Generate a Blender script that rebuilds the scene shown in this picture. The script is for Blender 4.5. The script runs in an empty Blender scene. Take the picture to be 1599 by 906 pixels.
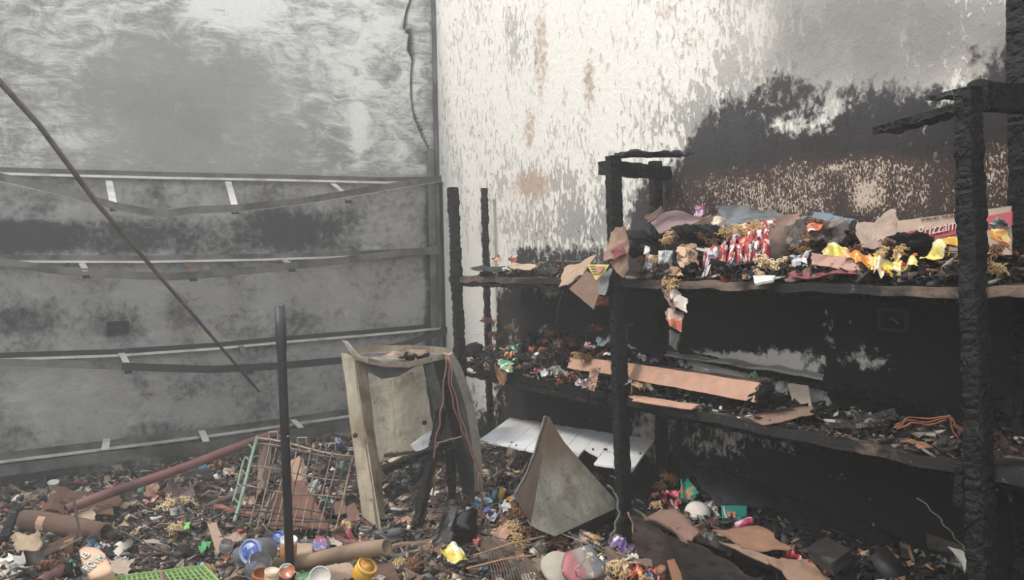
import bpy, bmesh, math, random
import numpy as np
from mathutils import Vector, Matrix, Euler, noise
R = math.radians
scn = bpy.context.scene
col = scn.collection

# ------------------------------------------------------------------ camera
F = 1430.0
CAM = Vector((-2.50, -5.02, 1.40))
HEAD = R(31.0)                    # heading, measured from +Y towards +X
PITCH = math.atan(53.0 / F)
ROLL = R(1.15)
r0 = Vector((math.cos(HEAD), -math.sin(HEAD), 0))
f0 = Vector((math.sin(HEAD), math.cos(HEAD), 0))
fw = (f0 * math.cos(PITCH) + Vector((0, 0, -1)) * math.sin(PITCH)).normalized()
u0 = r0.cross(fw)
cr = r0 * math.cos(ROLL) - u0 * math.sin(ROLL)
cu = r0 * math.sin(ROLL) + u0 * math.cos(ROLL)
cam = bpy.data.cameras.new('camera')
cam.sensor_width = 36.0
cam.lens = F / 1599.0 * 36.0
cam.clip_start = 0.02
co = bpy.data.objects.new('camera', cam)
mw = Matrix((cr, cu, -fw)).transposed().to_4x4()
mw.translation = CAM
co.matrix_world = mw
col.objects.link(co)
scn.camera = co

# ------------------------------------------------------------------ light
world = bpy.data.worlds.new('sky')
scn.world = world
world.use_nodes = True
bg = world.node_tree.nodes['Background']
bg.inputs['Color'].default_value = (0.93, 0.955, 1.0, 1)
bg.inputs['Strength'].default_value = 1.55
sun = bpy.data.lights.new('sun', 'SUN')
sun.energy = 1.95
sun.angle = R(11)
sun.color = (1.0, 0.93, 0.84)
so = bpy.data.objects.new('sun', sun)
so.rotation_euler = Vector((0.62, -0.12, -0.78)).to_track_quat('-Z', 'Y').to_euler()
so.location = (-6, 2, 8)
col.objects.link(so)
scn.view_settings.view_transform = 'Standard'
scn.view_settings.look = 'None'
scn.view_settings.exposure = 0.20
scn.view_settings.gamma = 1.0
scn.view_settings.use_curve_mapping = False

HAZE = 0.052
# ------------------------------------------------------------------ picture points to places
def ray(px, py):
    return fw + cr * ((px - 799.5) / F) - cu * ((py - 453.0) / F)
def P(px, py, x=None, y=None, z=None, t=None):
    d = ray(px, py)
    if x is not None: t = (x - CAM.x) / d.x
    elif y is not None: t = (y - CAM.y) / d.y
    elif z is not None: t = (z - CAM.z) / d.z
    return CAM + d * t
def proj(pts):                       # numpy world (n,3) -> pixels
    q = pts - np.array(CAM)
    zf = q @ np.array(fw)
    zf = np.where(np.abs(zf) < 1e-3, 1e-3, zf)
    u = 799.5 + F * (q @ np.array(cr)) / zf
    v = 453.0 - F * (q @ np.array(cu)) / zf
    bad = zf < 0.2
    u[bad] = 4000; v[bad] = 453
    return u, v
def hgt(x, y):                       # top of the rubble
    b = 0.245 + 0.10 * max(0, min(1, (y + 3.2) / 3.0)) + 0.03 * max(0, min(1, (x + 1.6) / 1.2))
    return b + 0.05 * noise.noise(Vector((x * 1.7, y * 1.7, 3.1))) + 0.022 * noise.noise(Vector((x * 6, y * 6, 1.0)))
def G(px, py, up=0.0):               # where the rubble is met
    d = ray(px, py); t = 2.0
    while t < 9:
        p = CAM + d * t
        if p.z < hgt(p.x, p.y) + up: return p
        t += 0.012
    return CAM + d * 5

# ------------------------------------------------------------------ materials
def lin(c, k=1.0):
    out = []
    g = 0.3 * c[0] + 0.59 * c[1] + 0.11 * c[2]; c = [v + (g - v) * 0.14 for v in c[:3]]
    for v in c[:3]:
        v = v / 255.0
        out.append((v / 12.92 if v <= 0.04045 else ((v + 0.055) / 1.055) ** 2.4) * k)
    return (*out, 1)
class NT:
    def __init__(s, m): s.t = m.node_tree; s.n = s.t.nodes; s.l = s.t.links
    def add(s, typ, **kw):
        nd = s.n.new(typ)
        for k, v in kw.items():
            if k.startswith('i_'): nd.inputs[k[2:].replace('_', ' ')].default_value = v
            else: setattr(nd, k, v)
        return nd
    def link(s, a, b): s.l.new(a, b)
    def math(s, op, a, b=None, clamp=False, c=None):
        nd = s.n.new('ShaderNodeMath'); nd.operation = op; nd.use_clamp = clamp
        for i, v in enumerate((a, b, c)):
            if v is None: continue
            if isinstance(v, (int, float)): nd.inputs[i].default_value = v
            else: s.l.new(v, nd.inputs[i])
        return nd.outputs[0]
    def step(s, v, lo, hi):
        nd = s.n.new('ShaderNodeMapRange'); nd.interpolation_type = 'SMOOTHSTEP'
        s.l.new(v, nd.inputs['Value'])
        nd.inputs['From Min'].default_value = lo; nd.inputs['From Max'].default_value = hi
        return nd.outputs[0]
    def mix(s, f, a, b):
        nd = s.n.new('ShaderNodeMix'); nd.data_type = 'RGBA'
        if isinstance(f, (int, float)): nd.inputs[0].default_value = f
        else: s.l.new(f, nd.inputs[0])
        for i, v in ((6, a), (7, b)):
            if isinstance(v, tuple): nd.inputs[i].default_value = v
            else: s.l.new(v, nd.inputs[i])
        return nd.outputs[2]
    def noise(s, vec, scale, detail=4, rough=0.55, dist=0.0, w=None):
        nd = s.n.new('ShaderNodeTexNoise')
        if w is not None: nd.noise_dimensions = '4D'; s.l.new(w, nd.inputs['W'])
        s.l.new(vec, nd.inputs['Vector'])
        nd.inputs['Scale'].default_value = scale; nd.inputs['Detail'].default_value = detail
        nd.inputs['Roughness'].default_value = rough; nd.inputs['Distortion'].default_value = dist
        return nd.outputs['Fac']
    def mapping(s, vec, scale=(1, 1, 1), rot=(0, 0, 0)):
        nd = s.n.new('ShaderNodeMapping'); s.l.new(vec, nd.inputs['Vector'])
        nd.inputs['Scale'].default_value = scale; nd.inputs['Rotation'].default_value = rot
        return nd.outputs[0]
    def attr(s, name):
        nd = s.n.new('ShaderNodeAttribute'); nd.attribute_name = name
        return nd
def newmat(name):
    m = bpy.data.materials.new(name); m.use_nodes = True
    t = NT(m); b = m.node_tree.nodes['Principled BSDF']
    return m, t, b
def objvec(t):
    tc = t.add('ShaderNodeTexCoord'); oi = t.add('ShaderNodeObjectInfo')
    return tc.outputs['Object'], t.math('MULTIPLY', oi.outputs['Random'], 37.0)
def bump(t, b, h, strength=0.4, dist=0.01):
    nd = t.add('ShaderNodeBump'); nd.inputs['Strength'].default_value = strength; nd.inputs['Distance'].default_value = dist
    t.link(h, nd.inputs['Height']); t.link(nd.outputs[0], b.inputs['Normal'])
MATS = {}
def M(rgb, rough=0.75, metal=0.0, dirt=0.35, scale=14, bmp=0.35, dcol=(26, 22, 20), var=0.25, alpha=None):
    key = ('m', rgb, rough, metal, dirt, scale, bmp, dcol, alpha)
    if key in MATS: return MATS[key]
    m, t, b = newmat('surface_%d_%d_%d' % rgb)
    v, w = objvec(t)
    n1 = t.noise(v, scale, 6, 0.6, 0.4, w); n2 = t.noise(v, scale * 4, 3, 0.5, 0, w)
    c = lin(rgb); lo = tuple(x * (1 - var) for x in c[:3]) + (1,); hi = tuple(min(1, x * (1 + var)) for x in c[:3]) + (1,)
    cc = t.mix(n2, lo, hi)
    f = t.step(n1, 0.62 - dirt * 0.5, 0.80 - dirt * 0.4)
    f = t.math('MULTIPLY', f, min(1, dirt * 1.6))
    cc = t.mix(f, cc, lin(dcol))
    t.link(cc, b.inputs['Base Color'])
    b.inputs['Roughness'].default_value = rough; b.inputs['Metallic'].default_value = metal
    if alpha is not None:
        b.inputs['Transmission Weight'].default_value = alpha
    bump(t, b, n2, bmp, 0.004)
    MATS[key] = m
    return m
def MP(c1, c2, c3, rough=0.35, scale=16, dirt=0.25):       # printed wrapper: three inks in patches
    key = ('p', c1, c2, c3, scale)
    if key in MATS: return MATS[key]
    m, t, b = newmat('print_%d_%d_%d' % c1)
    v, w = objvec(t)
    n1 = t.noise(v, scale, 2, 0.4, 1.2, w)
    n2 = t.noise(t.mapping(v, (1.6, 0.7, 1.2)), scale * 1.7, 3, 0.5, 0.6, w)
    n3 = t.noise(v, 30, 5, 0.6, 0, w)
    cc = t.mix(t.step(n1, 0.51, 0.55), lin(c1), lin(c2))
    cc = t.mix(t.step(n2, 0.57, 0.60), cc, lin(c3))
    cc = t.mix(t.math('MULTIPLY', t.step(n3, 0.52, 0.64), min(1, dirt * 2.2)), cc, lin((30, 25, 22)))
    t.link(cc, b.inputs['Base Color']); b.inputs['Roughness'].default_value = rough
    bump(t, b, n3, 0.5, 0.004)
    MATS[key] = m
    return m
def mat_char(name='charred_wood', ash=0.35, base=(20, 19, 19), cell=34, tint=(96, 98, 98)):
    if name in MATS: return MATS[name]
    m, t, b = newmat(name)
    v, w = objvec(t)
    vo = t.add('ShaderNodeTexVoronoi', feature='DISTANCE_TO_EDGE'); t.link(t.mapping(v, (1, 1, 1.5)), vo.inputs['Vector'])
    vo.inputs['Scale'].default_value = cell
    n1 = t.noise(v, 9, 6, 0.65, 0.5, w); n2 = t.noise(v, 70, 4, 0.6, 0, w)
    f = t.math('MULTIPLY', t.step(n1, 0.50, 0.72), t.step(n2, 0.42, 0.62))
    f = t.math('MULTIPLY', f, ash)
    t.link(t.mix(f, lin(base), lin(tint)), b.inputs['Base Color'])
    b.inputs['Roughness'].default_value = 0.66; b.inputs['Specular IOR Level'].default_value = 0.3
    h = t.math('ADD', t.step(vo.outputs['Distance'], 0.0, 0.12), t.math('MULTIPLY', n2, 0.5))
    bump(t, b, h, 0.45, 0.006)
    MATS[name] = m
    return m
CHAR = mat_char('charred_wood', 0.25, (16, 15, 15))
CHARD = mat_char('charred_wood_deep', 0.15, (14, 12, 12), 26)
def mat_board(lo=0.47, hi=0.60):
    m, t, b = newmat('burnt_shelf_board')
    v, w = objvec(t)
    n1 = t.noise(t.mapping(v, (2.2, 0.8, 1)), 3.2, 7, 0.66, 0.6, w); n2 = t.noise(v, 60, 4, 0.6, 0, w)
    n3 = t.noise(t.mapping(v, (14, 1, 14)), 4, 5, 0.6, 0, w)
    c = t.mix(t.step(n1, lo, hi), lin((26, 24, 23)), t.mix(n3, lin((92, 72, 60)), lin((142, 118, 100))))
    c = t.mix(t.math('MULTIPLY', t.step(n2, 0.60, 0.7), 0.6), c, lin((120, 120, 118)))
    t.link(c, b.inputs['Base Color']); b.inputs['Roughness'].default_value = 0.75
    bump(t, b, t.math('ADD', n2, n3), 0.6, 0.006)
    return m
BOARD = mat_board(); BOARDK = mat_board(0.56, 0.66)
def mat_chips():
    m, t, b = newmat('fragment_colours')
    a = t.attr('Col'); t.link(a.outputs['Color'], b.inputs['Base Color'])
    b.inputs['Roughness'].default_value = 0.6
    return m
CHIPS = mat_chips()
def mat_grime(name, c1, c2, c3, sc=1.0, rusty=None):
    m, t, b = newmat(name)
    v, w = objvec(t)
    a = t.noise(t.mapping(v, (9 * sc, 9 * sc, 2.2 * sc)), 1.0, 8, 0.7, 0.8, w); n2 = t.noise(v, 26 * sc, 7, 0.7, 0.6, w); n3 = t.noise(v, 90, 4, 0.6, 0, w); n4 = t.noise(v, 5 * sc, 5, 0.6, 0.5, w)
    c = t.mix(t.step(a, 0.38, 0.62), lin(c1), lin(c2))
    c = t.mix(t.math('MULTIPLY', t.step(n4, 0.48, 0.66), 0.75), c, lin(c3))
    c = t.mix(t.math('MULTIPLY', t.step(n2, 0.58, 0.66), 0.6), c, lin(tuple(int(x * 0.55) for x in c3)))
    if rusty:
        s = t.add('ShaderNodeSeparateXYZ'); t.link(v, s.inputs[0])
        z = t.math('ADD', s.outputs['Z'], t.math('MULTIPLY', t.math('SUBTRACT', n4, 0.5), 0.25))
        c = t.mix(t.step(z, rusty[0], rusty[1]), c, t.mix(n2, lin((84, 66, 52)), lin((126, 96, 72))))
        c = t.mix(t.math('MULTIPLY', t.step(n3, 0.60, 0.68), 0.8), c, lin((58, 48, 40)))
    t.link(c, b.inputs['Base Color']); b.inputs['Roughness'].default_value = 0.7
    bump(t, b, t.math('ADD', n3, n2), 0.5, 0.005)
    return m
def mat_ash():
    m, t, b = newmat('ash_ground')
    tc = t.add('ShaderNodeTexCoord'); v = tc.outputs['Object']
    n1 = t.noise(v, 5, 8, 0.7, 0.6); n2 = t.noise(v, 38, 6, 0.7, 0.3); n3 = t.noise(v, 17, 4, 0.6, 1.0)
    c = t.mix(t.step(n1, 0.42, 0.60), lin((56, 51, 47)), lin((116, 101, 88)))
    c = t.mix(t.step(n3, 0.58, 0.66), c, lin((134, 116, 98)))
    c = t.mix(t.step(n2, 0.52, 0.62), c, lin((28, 26, 25)))
    t.link(c, b.inputs['Base Color']); b.inputs['Roughness'].default_value = 0.9
    bump(t, b, t.math('ADD', n2, n1), 0.9, 0.02)
    return m
def mat_wall(name, left):
    m, t, b = newmat(name)
    tc = t.add('ShaderNodeTexCoord'); v = tc.outputs['Object']
    so_, fi, tn, sp, wh, ck = (t.attr(k).outputs['Fac'] for k in ('soot', 'film', 'tan', 'speck', 'swirl', 'crack'))
    n1 = t.noise(v, 3.5, 9, 0.66, 0.3); n2 = t.noise(v, 26, 7, 0.66, 0.4); n3 = t.noise(v, 110, 3, 0.6)
    if left:
        st = t.noise(t.mapping(v, (1, 1, 1.6), (0, 0.5, 0)), 5.0, 10, 0.72, 1.1)
        rg = t.noise(t.mapping(v, (0.8, 1, 3.2), (0, -0.6, 0)), 8.0, 9, 0.75, 0.8)
        fl = t.math('ADD', t.math('MULTIPLY', st, 0.6), t.math('MULTIPLY', rg, 0.4))
    else:
        st = t.noise(t.mapping(v, (1, 2.0, 0.9), (0.6, 0, 0)), 22.0, 5, 0.6, 0.5)
        rg = t.noise(t.mapping(v, (1, 1.6, 0.9), (0.6, 0, 0)), 5.0, 4, 0.6, 0.4)
        fl = t.math('ADD', t.math('MULTIPLY', st, 0.62), t.math('MULTIPLY', rg, 0.38))
    # grey smoke film, torn where the paint has flaked
    ff = t.math('ADD', fi, t.math('MULTIPLY', t.math('SUBTRACT', fl, 0.5), 3.0 if left else 3.8))
    ff = t.step(ff, 0.25 if left else 0.42, 0.85 if left else 0.74)
    if not left: ff = t.math('MULTIPLY', ff, t.math('ADD', t.math('MULTIPLY', fi, 0.75), 0.25))
    smooth_f = t.math('ADD', fi, t.math('MULTIPLY', t.math('SUBTRACT', n1, 0.5), 0.9), clamp=True)
    ff = t.math('ADD', t.math('MULTIPLY', ff, wh), t.math('MULTIPLY', smooth_f, t.math('SUBTRACT', 1.0, wh)), clamp=True)
    white = t.mix(n2, lin((214, 213, 206)), lin((236, 235, 226))) if left else t.mix(n2, lin((222, 218, 206)), lin((244, 240, 230)))
    grey = t.mix(n1, lin((122, 121, 116)), lin((152, 150, 144))) if left else t.mix(n1, lin((118, 115, 110)), lin((150, 146, 139)))
    c = t.mix(ff, white, grey)
    tf = t.math('ADD', tn, t.math('MULTIPLY', t.math('SUBTRACT', n2, 0.5), 1.3))
    c = t.mix(t.step(tf, 0.38, 0.70), c, t.mix(n1, lin((178, 152, 132)), lin((202, 178, 158))))
    # soot, with ragged edge
    sf = t.math('ADD', so_, t.math('MULTIPLY', t.math('SUBTRACT', n1, 0.5), 1.3))
    sf = t.math('ADD', sf, t.math('MULTIPLY', t.math('SUBTRACT', n2, 0.5), 1.1 if left else 1.7))
    sf = t.step(sf, 0.20 if left else 0.30, 0.82 if left else 0.70)
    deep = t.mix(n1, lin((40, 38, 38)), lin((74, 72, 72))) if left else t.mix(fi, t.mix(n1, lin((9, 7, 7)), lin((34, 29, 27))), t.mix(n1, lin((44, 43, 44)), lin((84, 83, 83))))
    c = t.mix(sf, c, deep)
    # pale flecks burnt through the soot
    vo = t.noise(t.mapping(v, (1, 1.6, 0.9), (0.2, 0, 0)), 95, 3, 0.65, 0.5)
    pf = t.math('ADD', sp, t.math('MULTIPLY', t.math('SUBTRACT', vo, 0.5), 2.6))
    pf = t.math('ADD', pf, t.math('MULTIPLY', t.math('SUBTRACT', n2, 0.5), 1.5))
    pf = t.math('ADD', pf, t.math('MULTIPLY', t.math('SUBTRACT', n1, 0.5), 0.8))
    pf = t.math('MULTIPLY', t.step(pf, 0.62, 0.80), t.step(sp, 0.05, 0.25))
    c = t.mix(t.math('MULTIPLY', t.step(sp, 0.05, 0.5), 0.45), c, lin((84, 58, 44)))
    c = t.mix(pf, c, t.mix(n3, lin((166, 132, 108)), lin((214, 200, 180))))
    # small chips
    c = t.mix(t.math('MULTIPLY', t.step(n3, 0.66, 0.72), 0.35), c, lin((70, 66, 62)))
    c = t.mix(ck, c, lin((40, 40, 40)))
    t.link(c, b.inputs['Base Color']); b.inputs['Roughness'].default_value = 0.9
    h = t.math('ADD', t.math('MULTIPLY', ff, -1.0), t.math('MULTIPLY', n2, 0.9))
    bump(t, b, h, 0.55, 0.012)
    return m

# ------------------------------------------------------------------ mesh helpers
def tag(o, label=None, cat=None, group=None, kind=None):
    if label: o['label'] = label
    if cat: o['category'] = cat
    if group: o['group'] = group
    if kind: o['kind'] = kind
    return o
def empty(name, loc, label, cat, group=None):
    o = bpy.data.objects.new(name, None); o.location = loc; o.empty_display_size = 0.05
    col.objects.link(o); tag(o, label, cat, group)
    return o
def jit(v, s=1.0): return noise.noise(Vector(v) * s)
class MB:
    def __init__(s): s.v = []; s.f = []
    def add(s, vs, fs):
        o = len(s.v); s.v += [tuple(p) for p in vs]; s.f += [tuple(i + o for i in f) for f in fs]
    def box(s, c, size, rot=None):
        m = rot.to_3x3() if rot is not None else Matrix.Identity(3)
        vs = [Vector(c) + m @ Vector((sx * size[0] / 2, sy * size[1] / 2, sz * size[2] / 2)) for sx in (-1, 1) for sy in (-1, 1) for sz in (-1, 1)]
        s.add(vs, [(0, 1, 3, 2), (4, 6, 7, 5), (0, 4, 5, 1), (2, 3, 7, 6), (0, 2, 6, 4), (1, 5, 7, 3)])
    def bar(s, p0, p1, w, h, up=Vector((0, 0, 1))):
        p0 = Vector(p0); p1 = Vector(p1); a = (p1 - p0).normalized(); sd = a.cross(up)
        if sd.length < 1e-3: sd = a.cross(Vector((1, 0, 0)))
        sd.normalize(); u = sd.cross(a)
        vs = [p + sd * (i * w / 2) + u * (j * h / 2) for p in (p0, p1) for i, j in ((-1, -1), (1, -1), (1, 1), (-1, 1))]
        s.add(vs, [(3, 2, 1, 0), (4, 5, 6, 7), (0, 1, 5, 4), (1, 2, 6, 5), (2, 3, 7, 6), (3, 0, 4, 7)])
    def ribbon(s, pts, w, h, up=Vector((0, 0, 1))):   # swept rectangle along a polyline, one closed piece
        pts = [Vector(p) for p in pts]; n = len(pts); vs = []
        for i, p in enumerate(pts):
            a = (pts[min(i + 1, n - 1)] - pts[max(i - 1, 0)]).normalized(); sd = a.cross(up)
            if sd.length < 1e-3: sd = Vector((1, 0, 0))
            sd.normalize(); u = sd.cross(a)
            vs += [p + sd * (x * w / 2) + u * (y * h / 2) for x, y in ((-1, -1), (1, -1), (1, 1), (-1, 1))]
        fs = [(3, 2, 1, 0), tuple(4 * (n - 1) + k for k in range(4))]
        for i in range(n - 1):
            for k in range(4):
                fs.append((4 * i + k, 4 * i + (k + 1) % 4, 4 * i + 4 + (k + 1) % 4, 4 * i + 4 + k))
        s.add(vs, fs)
    def tube(s, pts, rad, n=8, hollow=0.0, cap=True):
        pts = [Vector(p) for p in pts]; k = len(pts)
        rads = rad if isinstance(rad, (list, tuple)) else [rad] * k
        prev = None; rings = []
        for i, p in enumerate(pts):
            a = (pts[min(i + 1, k - 1)] - pts[max(i - 1, 0)])
            a = a.normalized() if a.length > 1e-9 else Vector((0, 0, 1))
            if prev is None:
                u = a.cross(Vector((0, 0, 1)))
                if u.length < 0.05: u = a.cross(Vector((1, 0, 0)))
            else: u = prev - a * prev.dot(a)
            u.normalize(); prev = u; w = a.cross(u)
            rings.append((p, u, w, rads[i]))
        vs = []; fs = []
        for (p, u, w, r) in rings:
            vs += [p + (u * math.cos(2 * math.pi * j / n) + w * math.sin(2 * math.pi * j / n)) * r for j in range(n)]
        for i in range(k - 1):
            for j in range(n):
                fs.append((i * n + j, i * n + (j + 1) % n, (i + 1) * n + (j + 1) % n, (i + 1) * n + j))
        if hollow > 0:
            o = len(vs)
            for (p, u, w, r) in rings:
                vs += [p + (u * math.cos(2 * math.pi * j / n) + w * math.sin(2 * math.pi * j / n)) * (r - hollow) for j in range(n)]
            for i in range(k - 1):
                for j in range(n):
                    fs.append((o + i * n + j, o + (i + 1) * n + j, o + (i + 1) * n + (j + 1) % n, o + i * n + (j + 1) % n))
            for j in range(n):
                fs.append((j, o + j, o + (j + 1) % n, (j + 1) % n))
                e = (k - 1) * n
                fs.append((e + j, e + (j + 1) % n, o + e + (j + 1) % n, o + e + j))
        elif cap:
            fs += [tuple(reversed(range(n))), tuple((k - 1) * n + j for j in range(n))]
        s.add(vs, fs)
    def lathe(s, prof, n=16, mat=None, dent=0.0, seed=0):
        mat = mat or Matrix.Identity(4); vs = []; fs = []
        for i, (r, z) in enumerate(prof):
            for j in range(n):
                a = 2 * math.pi * j / n
                rr = r * (1 + dent * noise.noise(Vector((math.cos(a) * 1.3, math.sin(a) * 1.3, z * 18 + seed))))
                vs.append(mat @ Vector((rr * math.cos(a), rr * math.sin(a), z)))
        for i in range(len(prof) - 1):
            for j in range(n):
                fs.append((i * n + j, i * n + (j + 1) % n, (i + 1) * n + (j + 1) % n, (i + 1) * n + j))
        if prof[0][0] > 1e-4: fs.append(tuple(reversed(range(n))))
        if prof[-1][0] > 1e-4: fs.append(tuple((len(prof) - 1) * n + j for j in range(n)))
        s.add(vs, fs)
    def sheet(s, c4, nx=10, ny=10, amp=0.01, th=0.003, seed=0, rag=0.02, fold=0.0, fr=14.0, sag=0.0):
        # torn, buckled sheet between four corners (a b / d c), closed with a thickness
        a, b_, c, d = [Vector(p) for p in c4]
        nrm = (b_ - a).cross(d - a)
        if nrm.length < 1e-9: nrm = Vector((0, 0, 1))
        nrm.normalize(); sd = Vector((seed * 3.7, seed * 1.3, seed * 7.1))
        top = []
        for j in range(ny + 1):
            v = j / ny
            for i in range(nx + 1):
                u = i / nx
                uu, vv = u, v
                if i in (0, nx): uu += rag * noise.noise(Vector((v * 7, seed * 2.1 + i, 0.5))) * 2.2
                if j in (0, ny): vv += rag * noise.noise(Vector((u * 7, seed * 5.3 + j, 8.5))) * 2.2
                p = (a * (1 - uu) + b_ * uu) * (1 - vv) + (d * (1 - uu) + c * uu) * vv
                q = p * fr + sd
                k = noise.noise(q) * amp * 1.6 + abs(noise.noise(q * 2.1)) * amp
                k += fold * math.sin(u * math.pi * 2.2 + seed) + sag * math.sin(math.pi * u)
                top.append(p + nrm * k)
        N = len(top); vs = top + [p - nrm * th for p in top]; fs = []
        W = nx + 1
        for j in range(ny):
            for i in range(nx):
                q = (j * W + i, j * W + i + 1, (j + 1) * W + i + 1, (j + 1) * W + i)
                fs.append(q); fs.append(tuple(N + k for k in reversed(q)))
        rim = [i for i in range(W)] + [j * W + nx for j in range(1, ny + 1)] + [ny * W + i for i in range(nx - 1, -1, -1)] + [j * W for j in range(ny - 1, 0, -1)]
        for k in range(len(rim)):
            p, q = rim[k], rim[(k + 1) % len(rim)]
            fs.append((q, p, N + p, N + q))
        s.add(vs, fs)
    def lump(s, c, size, seed=0, amp=0.35, fr=1.4, sub=2):
        bm = bmesh.new(); bmesh.ops.create_icosphere(bm, subdivisions=sub, radius=1.0)
        vs = []
        for v in bm.verts:
            k = 1 + amp * noise.noise(v.co * fr + Vector((seed * 5.1, seed, 0))) + amp * 0.5 * noise.noise(v.co * fr * 3 + Vector((0, seed * 2.3, 0)))
            vs.append(Vector(c) + Vector((v.co.x * size[0] * k, v.co.y * size[1] * k, v.co.z * size[2] * k)))
        fs = [tuple(x.index for x in f.verts) for f in bm.faces]; bm.free()
        s.add(vs, fs)
    def char(s, p0, p1, w, d, side=Vector((1, 0, 0)), seed=0, cell=0.034, amp=0.007, stepa=0.011, lo=0.0, taper=0.0):
        # charred timber: cracked into blocks, worn edges
        p0 = Vector(p0); p1 = Vector(p1); L = (p1 - p0).length; a = (p1 - p0) / L
        u = (side - a * side.dot(a)).normalized(); v = a.cross(u)
        n = max(12, int(2 * (w + d) / stepa / 1.1)); rows = max(4, int(L / stepa))
        per = []
        tot = 2 * (w + d)
        for k in range(n):
            q = k / n * tot
            if q < w: x, y, nx_, ny_ = -w / 2 + q, -d / 2, 0, -1
            elif q < w + d: x, y, nx_, ny_ = w / 2, -d / 2 + (q - w), 1, 0
            elif q < 2 * w + d: x, y, nx_, ny_ = w / 2 - (q - w - d), d / 2, 0, 1
            else: x, y, nx_, ny_ = -w / 2, d / 2 - (q - 2 * w - d), -1, 0
            # soften the corners
            ex = abs(x) / (w / 2); ey = abs(y) / (d / 2)
            if ex > 0.8 and ey > 0.8: x *= 0.93; y *= 0.93
            per.append((x, y, nx_, ny_))
        vs = []; sd = Vector((seed * 11.3, seed * 4.1, seed * 2.9))
        for i in range(rows + 1):
            h = L * i / rows
            wob = 1 + 0.10 * noise.noise(Vector((h * 5, seed, 2))) - taper * i / rows
            for (x, y, nx_, ny_) in per:
                q = Vector((x / cell * 0.55, y / cell * 0.55, h / cell)) + sd
                dd = noise.voronoi(q)[0]
                k = min(1, (dd[1] - dd[0]) * 3.0)
                off = amp * (k - 1) + amp * 0.8 * noise.noise(q * 0.6)
                vs.append(p0 + a * h + u * ((x * wob) + nx_ * off) + v * ((y * wob) + ny_ * off))
        fs = []
        for i in range(rows):
            for k in range(n):
                fs.append((i * n + k, i * n + (k + 1) % n, (i + 1) * n + (k + 1) % n, (i + 1) * n + k))
        fs += [tuple(reversed(range(n))), tuple(rows * n + k for k in range(n))]
        s.add(vs, fs)
    def mesh(s, name, mat, smooth=False):
        me = bpy.data.meshes.new(name); me.from_pydata(s.v, [], s.f)
        if mat is not None: me.materials.append(mat)
        if smooth: me.polygons.foreach_set('use_smooth', [True] * len(me.polygons))
        me.update()
        return me
    def build(s, name, mat, parent=None, smooth=False, center=True):
        # object origin at the middle of the piece's foot
        if center and s.v:
            a = np.array(s.v); c = Vector(((a[:, 0].min() + a[:, 0].max()) / 2, (a[:, 1].min() + a[:, 1].max()) / 2, a[:, 2].min()))
        else: c = Vector((0, 0, 0))
        s.v = [(p[0] - c.x, p[1] - c.y, p[2] - c.z) for p in s.v]
        o = bpy.data.objects.new(name, s.mesh(name, mat, smooth)); col.objects.link(o)
        if parent is not None:
            o.parent = parent
            q = parent; base = Vector((0, 0, 0))
            while q is not None: base += q.location; q = q.parent
            o.location = c - base
        else: o.location = c
        return o
def part(mb, name, mat, parent, label=None, smooth=False, kind=None):
    o = mb.build(name, mat, parent, smooth)
    if label: o['label'] = label
    if kind: o['kind'] = kind
    return o
def thing(mb, name, mat, label, cat, group=None, smooth=False):
    return tag(mb.build(name, mat, None, smooth), label, cat, group)

# ------------------------------------------------------------------ setting: walls
def seg_dist(U, V, pts):
    best = np.full(U.shape, 1e9)
    for (x0, y0), (x1, y1) in zip(pts[:-1], pts[1:]):
        dx, dy = x1 - x0, y1 - y0; L = dx * dx + dy * dy + 1e-9
        t = np.clip(((U - x0) * dx + (V - y0) * dy) / L, 0, 1)
        best = np.minimum(best, np.hypot(U - x0 - t * dx, V - y0 - t * dy))
    return best
def field(U, V, base, items):
    out = np.full(U.shape, float(base))
    for it in items:
        if it[0] == 'b':      # soft blob: cx cy rx ry value power
            _, cx, cy, rx, ry, val = it[:6]; p = it[6] if len(it) > 6 else 2.0
            w = np.exp(-((np.abs((U - cx) / rx)) ** p + (np.abs((V - cy) / ry)) ** p))
            out = out * (1 - w) + val * w
        elif it[0] == 'r':    # soft rectangle: x0 y0 x1 y1 value edge
            _, x0, y0, x1, y1, val, e = it
            s = lambda q: 1 / (1 + np.exp(-np.clip(q / e * 2.5, -30, 30)))
            w = s(U - x0) * s(x1 - U) * s(V - y0) * s(y1 - V)
            out = out * (1 - w) + val * w
        elif it[0] == 'g':    # below a polyline
            _, pts, val, e = it
            yy = np.interp(U, [p[0] for p in pts], [p[1] for p in pts])
            w = 1 / (1 + np.exp(-np.clip((V - yy) / e * 2.5, -30, 30)))
            out = out * (1 - w) + val * w
    return out
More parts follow.
